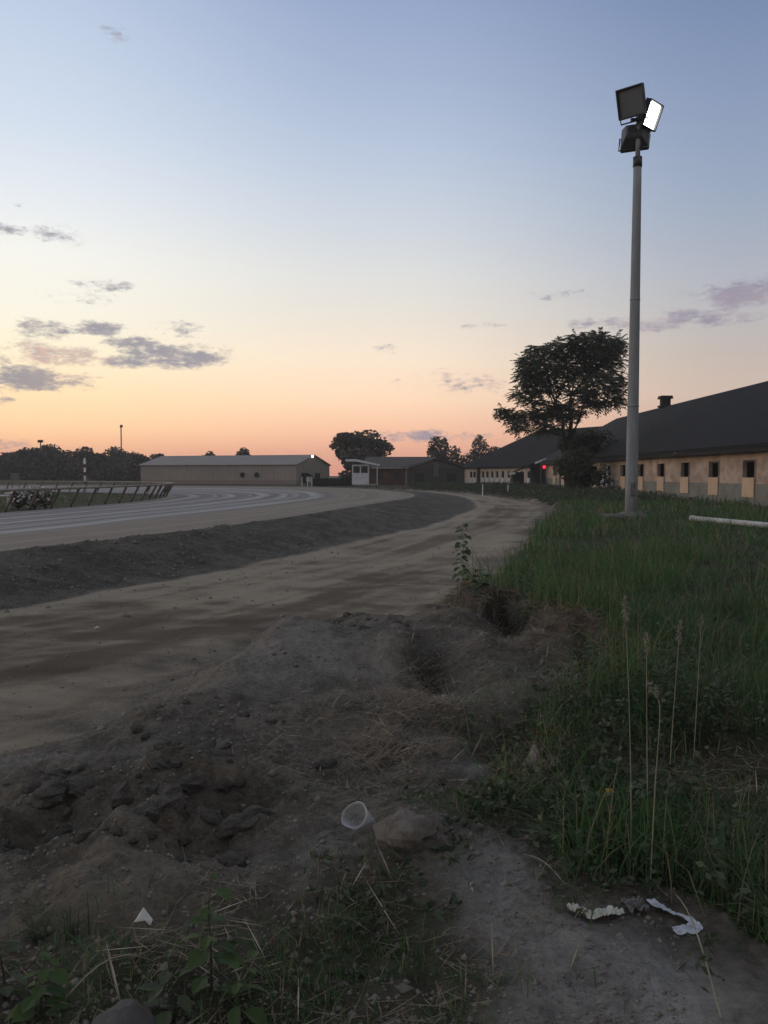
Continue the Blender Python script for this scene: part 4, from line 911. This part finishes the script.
# ------------------------------------------------------------------ judges' booth, sheds and fences beyond the turn
Yb = 100.0; B0 = ony(352, 484, Yb); s_ = Yb / F; gx = B0[0]; gz = H(gx + 1, Yb)
bo = thing('track_booth', 'small white raised booth with slanted roof beside the turn', 'booth', (gx, Yb, gz))
w_ = 17 * s_; d_ = 2.2; z0 = .72
mb = MB(); wall(mb, (gx, Yb, 0), np.array([1, 0, 0]), np.array([0, 1, 0]), w_, z0, 3.0, .08, [(.15, w_ * .5 - .08, 2.02, 2.8), (w_ * .5 + .06, w_ - .15, 2.02, 2.8)])
wall(mb, (gx, Yb + .08, 0), np.array([0, 1, 0]), np.array([1, 0, 0]), d_, z0, 3.0, .08, []); wall(mb, (gx, Yb + d_, 0), np.array([1, 0, 0]), np.array([0, -1, 0]), w_, z0, 3.0, .08, [])
wall(mb, (gx + w_, Yb + .08, 0), np.array([0, 1, 0]), np.array([-1, 0, 0]), d_, z0, 3.0, .08, [(.3, d_ - .4, 1.9, 2.75)]); mb.build('walls', M['white'], bo)
for a, e in ((.15, w_ * .5 - .08), (w_ * .5 + .06, w_ - .15)):
    mb = MB(); mb.box(gx + a, gx + e, Yb + .045, Yb + .06, 2.02, 2.8); w = mb.build('window', M['glass'], bo)
mb = MB(); mb.box(gx + .05, gx + w_ + 1.05, Yb, Yb + d_, z0 - .1, z0 - .005); mb.build('floor_deck', M['offwhite'], bo)
mb = MB(); x0, x1, x2 = gx - .75, gx + .5, gx + w_ + 1.25
mb.hexa([(x0, Yb - .7, 3.38), (x1, Yb - .7, 3.34), (x1, Yb + d_ + .4, 3.34), (x0, Yb + d_ + .4, 3.38), (x0, Yb - .7, 3.6), (x1, Yb - .7, 3.62), (x1, Yb + d_ + .4, 3.62), (x0, Yb + d_ + .4, 3.6)])
mb.hexa([(x1 + .002, Yb - .7, 3.34), (x2, Yb - .7, 2.85), (x2, Yb + d_ + .4, 2.85), (x1 + .002, Yb + d_ + .4, 3.34), (x1 + .002, Yb - .7, 3.62), (x2, Yb - .7, 3.0), (x2, Yb + d_ + .4, 3.0), (x1 + .002, Yb + d_ + .4, 3.62)])
mb.build('roof', M['white'], bo)
for x in (gx + w_ + .95,): MB().box(x - .05, x + .05, Yb - .3, Yb - .2, z0, 2.9).build('porch_post', M['white'], bo)
MB().box(gx + w_ + .1, gx + w_ + .16, Yb + .1, Yb + d_, z0, 2.9).build('door', M['greywall'], bo)
for x in (gx + .2, gx + w_ - .3, gx + w_ + .8): MB().box(x, x + .16, Yb + .1, Yb + .3, gz - .1, z0 - .1).build('leg', M['brownrock'], bo)
C0 = np.array([-3.2, 126.0, 0]); ux, uy = np.array([1.0, 0, 0]), np.array([0, 1.0, 0])
bk = thing('brick_building', 'low dark brick building with long flat dark roof behind the booth', 'building', C0)
mb = MB(); wall(mb, C0, ux, uy, 11.5, -.2, 3.0, .2, [(2 + 2.6 * k, 3.1 + 2.6 * k, 1.2, 2.2) for k in range(4)]); wall(mb, C0 + uy * .2, uy, ux, 7.4, -.2, 3.0, .2, []); wall(mb, C0 + ux * 11.5 + uy * .2, uy, -ux, 7.4, -.2, 3.0, .2, []); mb.build('wall', M['brick'], bk)
for k in range(4): MB().box(C0[0] + 2 + 2.6 * k, C0[0] + 3.1 + 2.6 * k, 126.1, 126.13, 1.2, 2.2).build('window', M['glass'], bk)
roof_pair(C0, ux, uy, 11.5, 7.8, 2.95, 4.5, .4, .12, 'roof', M['greyroof'], bk, .3, .8, .8)
MB().box(C0[0] - .3, C0[0] + 11.8, 125.5, 125.56, 2.72, 2.84).build('gutter', M['offwhite'], bk)
D0 = np.array([3.0, 112.0, 0])
hs = thing('gabled_house', 'low grey gabled house with pale panel under its peak', 'house', D0)
Wd = 7.5
mb = MB(); q5 = [D0 + ux * a + np.array([0, 0, z]) for a, z in ((0, -.2), (Wd, -.2), (Wd, 2.6), (Wd / 2, 3.8), (0, 2.6))]; r5 = [v + uy * 9 for v in q5]
mb.add(q5 + r5, [(0, 1, 2, 3, 4), (9, 8, 7, 6, 5)] + [(i, (i + 1) % 5, 5 + (i + 1) % 5, 5 + i) for i in (0, 1, 4)]); mb.build('wall', M['greywall'], hs)
roof_pair(D0 + ux * Wd, uy, -ux, 9, Wd, 2.72, 3.98, .5, .12, 'roof', M['greyroof'], hs, .35)
MB().add([D0 + ux * a + np.array([0, -.05, z]) for a, z in ((.3, 2.62), (Wd - .3, 2.62), (Wd / 2, 3.75))], [(0, 1, 2)]).build('gable_siding', M['greyroof'], hs)
MB().box(D0[0] + Wd / 2 - .3, D0[0] + Wd / 2 + .35, 111.88, 111.98, 1.6, 3.5).build('panel', M['slab'], hs)
for a in (1.0, 5.2): MB().box(D0[0] + a, D0[0] + a + 1.2, 111.93, 111.97, .6, 2.0).build('window', M['glass'], hs)
bf = thing('board_fence', 'dark solid board fence between the metal barn and the booth', 'fence', (-9.6, 114, 0))
mb = MB()
for k in range(30): mb.box(-9.6 + .2 * k, -9.6 + .2 * k + .19, 114, 114.04, -.1, 1.35 + .03 * math.sin(k * 5))
mb.build('boards', M['dark'], bf)
for k in range(4): MB().box(-9.55 + 1.95 * k, -9.45 + 1.95 * k, 114.05, 114.15, -.1, 1.45).build('fence_post', M['dark'], bf)
ks = thing('gate_shelter', 'tiny white posted shelter with dark gabled cap before the metal barn', 'shelter', (*ony(301.5, 486, 112)[:2], 0))
k0_ = ony(301.5, 486, 112); kx = k0_[0]
for x in (0, .75, 1.3):
    MB().box(kx + x, kx + x + .1, 112, 112.1, -.1, 1.55).build('post', M['white'], ks)
MB().box(kx + .62, kx + 1.2, 112.02, 112.06, .9, 1.5).build('panel', M['offwhite'], ks)
MB().add([(kx - .15, 111.9, 1.55), (kx + 1.6, 111.9, 1.55), (kx + .72, 111.9, 2.05), (kx - .15, 113.2, 1.55), (kx + 1.6, 113.2, 1.55), (kx + .72, 113.2, 2.05)], [(0, 1, 2), (5, 4, 3), (0, 2, 5, 3), (2, 1, 4, 5), (1, 0, 3, 4)]).build('roof', M['trim'], ks)

# ------------------------------------------------------------------ inner rail and what stands behind it
dI_ = catmull(INN, 20); seg = np.linalg.norm(np.diff(dI_, axis=0), axis=1); cum = np.concatenate([[0], np.cumsum(seg)])
def on_rail(s):
    p = np.array([np.interp(s, cum, dI_[:, 0]), np.interp(s, cum, dI_[:, 1])]); q = np.array([np.interp(s + .3, cum, dI_[:, 0]), np.interp(s + .3, cum, dI_[:, 1])])
    t = unit(q - p); return p, np.array([t[1], -t[0]])
s0 = float(np.interp(28, dI_[:110, 1], cum[:110])); s1 = s0 + 108
rl = thing('rail_fence', 'curved inner track rail on leaning posts around the infield', 'rail', (*on_rail(s0)[0], .2))
top_ = []
k = 0; s = s0
while s < s1:
    p, n2 = on_rail(s); r_ = .5
    pts = [(p[0], p[1], .12), (p[0] + n2[0] * .14, p[1] + n2[1] * .14, .5), (p[0] + n2[0] * r_ * .85, p[1] + n2[1] * r_ * .85, 1.0), (p[0] + n2[0] * r_, p[1] + n2[1] * r_, 1.17)]
    MB().tube(pts, .065, 6).build('post', M['post'], rl, True); s += 1.95
for s in np.arange(s0 - 1, s1, .8):
    p, n2 = on_rail(s); top_.append((p[0] + n2[0] * .5, p[1] + n2[1] * .5, 1.2))
MB().tube(top_, .06, 8).build('top_rail', M['rail'], rl, True)
mk = thing('marker_pole', 'white pole with dark red bands standing by the inner rail', 'pole', (*ony(85, 487, 80)[:2], .2)); mx = ony(85, 480, 80)[0]
zs_ = [.15, .75, 1.25, 1.85, 2.3, 2.85, 3.3]
MB().tube([(mx, 80, .15), (mx, 80, ony(85, 461, 80)[2])], .105, 12).build('shaft', M['white'], mk, True)
for z_ in (.95, 1.75, 2.5): MB().tube([(mx, 80, z_), (mx, 80, z_ + .33)], .112, 12).build('red_band', M['red'], mk, True)
lathe(MB(), [(0, .11), (.15, .1), (.28, .04), (.3, .001)], (mx, 80, ony(85, 461, 80)[2]), (0.001, 0, 1), 12).build('finial', M['white'], mk, True)
for px, topy, Y, lab, two in ((121, 427, 235, 'tall thin far light pole above the treeline', False), (40.5, 442, 235, 'short far light pole with twin heads above the treeline', True)):
    t_p = ony(px, topy, Y); th = thing('light_pole', lab, 'light pole', (t_p[0], Y, 0)); MB().tube([(t_p[0], Y, -.2), t_p], [.24, .16], 8).build('pole', M['conc' if not two else 'post'], th)
    for dx in ((-.35, .35) if two else (.12,)):
        MB().obox(t_p + [dx, -.1, .2], (.3, 0, 0.05), (0, .3, 0), (-.03, 0, .34)).build('lamp_head', M['trim'], th)
sgn = thing('notice_sign', 'small grey board on two legs behind the far rail', 'sign', (*ony(15, 484, 95)[:2], .2)); sx = ony(15, 478, 95)
MB().box(sx[0] - .5, sx[0] + .5, 95, 95.06, 1.25, 2.0).build('board', M['slab'], sgn)
for dx in (-.4, .36): MB().box(sx[0] + dx, sx[0] + dx + .06, 95.07, 95.13, .1, 1.9).build('leg', M['post'], sgn)
# white benches and two white flowering shrubs in the infield
for i, (px, py, w_, lab) in enumerate(((-6, 495, 1.7, 'low white table at the left edge of the infield'), (17, 492.5, 1.3, 'low white table beside the white flowering bushes'))):
    Yq = 42.5 + i; c = ony(px, py, Yq); th = thing('table', lab, 'table', (c[0], Yq, .2), 'white tables in the infield')
    zt = max(c[2], .65)
    MB().box(c[0] - w_ / 2, c[0] + w_ / 2, Yq, Yq + .42, zt - .06, zt).build('table_top', M['white'], th)
    for dx in (-w_ * .38, w_ * .38): MB().box(c[0] + dx - .05, c[0] + dx + .05, Yq + .05, Yq + .37, .1, zt - .06).build('leg', M['offwhite'], th)
for i, (px, py, r, lab) in enumerate(((18, 499, .42, 'small pale flowering bush under the table end'), (34, 497, .55, 'larger white flowering bush right of the table'), (45, 496, .5, 'white topped dark bush rightmost behind the rail'))):
    Yq = 41.5 + .6 * i; c = ony(px, py, Yq); c[2] = .25 + r; th = thing('flowering_bush', lab, 'bush', (c[0], Yq, .2))
    V, Fq = leaf_cloud(ell(520, c, (r, r, r), .2), .13, .1, .5); mesh_np('foliage', V, Fq, M['shrub'], th)
    p = ell(130, c + [0, -.12, .12], (r * .85, r, r * .85), .75); V, Fq = leaf_cloud(p, .13, 0, .9); mesh_np('blossoms', V, Fq, M['blossom'], th)
    w = MB(); [branch(w, (c[0], Yq, .15), (c[0] + random.gauss(0, .2), Yq + random.gauss(0, .2), .25 + r), .02, .01, 0, 4, q) for q in range(5)]; w.build('stems', M['bark'], th)

# ------------------------------------------------------------------ sky, sun, camera
W = bpy.data.worlds.new('World'); SC.world = W; W.use_nodes = True; nt = W.node_tree; nt.nodes.clear(); T = NT(nt)
out = T.n('ShaderNodeOutputWorld'); bg = T.n('ShaderNodeBackground'); nt.links.new(bg.outputs[0], out.inputs[0])
D = T.n('ShaderNodeTexCoord').outputs['Generated']; sp = T.n('ShaderNodeSeparateXYZ'); nt.links.new(D, sp.inputs[0])
az = T.math('MULTIPLY', T.math('ARCTAN2', sp.outputs[0], sp.outputs[1]), 180 / PI)
el = T.math('MULTIPLY', T.math('ARCSINE', sp.outputs[2]), 180 / PI)
def ramp(stops):
    r = T.n('ShaderNodeValToRGB'); e = r.color_ramp.elements; r.color_ramp.interpolation = 'B_SPLINE' if False else 'LINEAR'
    while len(e) > 1: e.remove(e[-1])
    for i, (p_, c) in enumerate(stops):
        x = e[0] if i == 0 else e.new(p_ / 90); x.position = p_ / 90; x.color = (*lin(c), 1)
    T.set(r.inputs[0], T.math('MULTIPLY', el, 1 / 90)); return r.outputs[0]
py2el = lambda py: math.degrees(math.atan((HZ - py) / F))
E = py2el
left = ramp([(0, (250, 172, 138)), (E(452), (266, 197, 154)), (E(430), (274, 225, 174)), (E(400), (268, 237, 190)), (E(360), (262, 249, 217)), (E(320), (255, 250, 234)), (E(270), (250, 249, 242)), (E(220), (234, 239, 244)), (E(150), (213, 225, 240)), (E(70), (198, 212, 233)), (E(0), (183, 198, 225)), (45, (158, 167, 184)), (90, (156, 159, 164))])
mid = ramp([(0, (240, 160, 136)), (E(452), (252, 184, 154)), (E(430), (262, 207, 172)), (E(400), (265, 228, 194)), (E(360), (257, 236, 213)), (E(320), (239, 231, 219)), (E(280), (227, 227, 225)), (E(230), (210, 217, 226)), (E(170), (191, 204, 224)), (E(90), (169, 185, 213)), (E(0), (149, 166, 201)), (45, (150, 158, 175)), (90, (156, 159, 164))])
right = ramp([(0, (205, 140, 126)), (E(440), (216, 168, 150)), (E(400), (212, 190, 176)), (E(360), (197, 187, 180)), (E(320), (187, 186, 190)), (E(280), (175, 181, 194)), (E(220), (157, 171, 193)), (E(130), (139, 156, 187)), (E(0), (113, 133, 170)), (45, (142, 150, 168)), (90, (156, 159, 164))])
back = ramp([(0, (136, 130, 132)), (10, (158, 150, 154)), (30, (156, 156, 162)), (90, (156, 159, 164))])
f1 = T.smooth(az, -24, 1); f2 = T.smooth(az, -1, 24)
sky = T.mix(f2, T.mix(f1, left, mid), right)
fbk = T.smooth(T.math('ABSOLUTE', T.math('ADD', az, 40)), 75, 150)
sky = T.mix(fbk, sky, back)
# streaks and cumulus banks over the sunset
cv = T.n('ShaderNodeCombineXYZ'); T.set(cv.inputs[0], T.math('MULTIPLY', az, .40)); T.set(cv.inputs[1], T.math('MULTIPLY', el, .98))
n1 = T.noise(cv.outputs[0], 1.3, 8, .62); n2 = T.noise(cv.outputs[0], 4.6, 8, .68)
CLD = [(172, 358, 50, 11, 1), (135, 344, 26, 7, .8), (125, 362, 22, 7, .9), (195, 350, 26, 5, .5), (62, 356, 34, 10, .8), (102, 330, 24, 7, .85), (45, 331, 24, 9, .6), (25, 380, 56, 11, 1), (108, 287, 26, 5, .6), (62, 238, 22, 8, .55), (6, 232, 20, 5, .55), (28, 210, 7, 4, .5), (120, 44, 13, 6, .4), (185, 331, 22, 6, .45), (250, 358, 6, 3, .5), (455, 383, 40, 10, .33), (480, 328, 18, 3, .25), (388, 350, 14, 4, .32), (425, 436, 52, 6, .7), (735, 297, 40, 12, .85), (768, 290, 26, 11, .9), (705, 318, 46, 8, .75), (640, 326, 60, 6, .55), (565, 297, 22, 4, .25), (2, 401, 12, 4, .6), (25, 344, 30, 5, .4), (600, 325, 30, 4, .4), (80, 300, 40, 4, .2), (520, 390, 30, 4, .2), (20, 445, 40, 4, .4), (-60, 350, 60, 14, .9), (900, 280, 90, 16, .7), (30, 448, 30, 5, .4)]
dens = None
for px, py, rx, ry, a in CLD:
    A = math.degrees(math.atan((px - 384) / F)); Ee = math.degrees(math.atan((HZ - py) / math.hypot(F, px - 384)))
    wx, wy = rx / F * 57.3, ry / F * 57.3
    d = T.math('ADD', T.math('POWER', T.math('ABSOLUTE', T.math('MULTIPLY', T.math('SUBTRACT', az, A), 1 / wx)), 2), T.math('POWER', T.math('ABSOLUTE', T.math('MULTIPLY', T.math('SUBTRACT', el, Ee), 1 / wy)), 2))
    g = T.math('MULTIPLY', T.math('SUBTRACT', 1.15, T.math('MULTIPLY', d, .7)), a)
    dens = g if dens is None else T.math('MAXIMUM', dens, g)
dens = T.math('MAXIMUM', dens, -.6)
dn = T.math('ADD', dens, T.math('ADD', T.math('MULTIPLY', T.math('SUBTRACT', n1, .5), 2.9), T.math('MULTIPLY', T.math('SUBTRACT', n2, .5), 1.9)))
alpha = T.smooth(dn, .05, 1.15)
lit = T.smooth(T.math('ADD', T.noise(cv.outputs[0], .55, 3), T.math('MULTIPLY', T.smooth(el, 3, 14), -.12)), .42, .62)
shade = T.mix(f1, lin((146, 145, 158)), lin((150, 145, 163)))
warm = T.mix(f1, lin((236, 188, 172)), lin((198, 168, 172)))
for px, py, rx, ry, a in ((62, 354, 44, 14, 2.6), (740, 305, 40, 12, .6), (640, 326, 40, 6, .5)):
    A = math.degrees(math.atan((px - 384) / F)); Ee = math.degrees(math.atan((HZ - py) / math.hypot(F, px - 384)))
    d = T.math('ADD', T.math('POWER', T.math('ABSOLUTE', T.math('MULTIPLY', T.math('SUBTRACT', az, A), F / rx / 57.3)), 2), T.math('POWER', T.math('ABSOLUTE', T.math('MULTIPLY', T.math('SUBTRACT', el, Ee), F / ry / 57.3)), 2))
    lit = T.math('MAXIMUM', T.math('MULTIPLY', lit, .6), T.math('MULTIPLY', T.smooth(d, 1.6, .5), T.math('MULTIPLY', T.smooth(n2, .35, .6), a)))
cc_ = T.mix(T.math('MULTIPLY', lit, .75), shade, warm)
sky = T.mix(T.math('MULTIPLY', alpha, .9), sky, cc_)
NS = T.n('ShaderNodeTexSky'); NS.sky_type = 'NISHITA'; NS.sun_disc = False; NS.sun_elevation = math.radians(2); NS.sun_rotation = math.radians(-42); NS.air_density = 1.2; NS.dust_density = 1.0
ns = T.mix(1.0, NS.outputs[0], (.002, .002, .002), 'MULTIPLY')
sky = T.mix(1.0, sky, ns, 'ADD')
T.set(bg.inputs[0], sky); bg.inputs[1].default_value = 1.0
hm = bpy.data.materials.new('evening_haze'); hm.use_nodes = True; hn = hm.node_tree; hn.nodes.clear(); ho = hn.nodes.new('ShaderNodeOutputMaterial'); hv = hn.nodes.new('ShaderNodeVolumePrincipled')
hv.inputs['Density'].default_value = .00055; hv.inputs['Color'].default_value = (.95, .95, .95, 1); hv.inputs['Anisotropy'].default_value = .1; hn.links.new(hv.outputs[0], ho.inputs['Volume'])
hz = MB().box(-720, 720, -340, 740, -1.6, 18.5).build('haze', hm); hz['kind'] = 'stuff'; tag(hz, 'thin pale evening haze over the far treeline and barns', 'haze', kind='stuff')
sun = bpy.data.lights.new('sunset_glow', 'SUN'); sun.energy = .5; sun.angle = math.radians(30); sun.color = (1, .70, .50)
so = link(bpy.data.objects.new('sunset_glow', sun)); a_, e_ = math.radians(-62), math.radians(5)
dv = Vector((-math.sin(a_) * math.cos(e_), -math.cos(a_) * math.cos(e_), -math.sin(e_))); so.rotation_euler = dv.to_track_quat('-Z', 'Y').to_euler()
cam = bpy.data.cameras.new('camera'); cam.sensor_fit = 'VERTICAL'; cam.sensor_height = 36; cam.lens = F / 1024 * 36; cam.clip_end = 9000; cam.clip_start = .05
co_ = link(bpy.data.objects.new('camera', cam)); co_.location = (0, 0, CAMZ); co_.rotation_euler = (PI / 2 - PITCH, 0, 0); SC.camera = co_
SC.view_settings.view_transform = 'Standard'; SC.view_settings.look = 'None'; SC.view_settings.exposure = 0; SC.view_settings.gamma = 1
SC.render.engine = 'CYCLES'; SC.cycles.use_denoising = True; SC.cycles.max_bounces = 6; SC.cycles.diffuse_bounces = 3; SC.cycles.transparent_max_bounces = 12; SC.cycles.sample_clamp_indirect = 4; SC.cycles.volume_bounces = 0
W.cycles.sampling_method = 'AUTOMATIC'
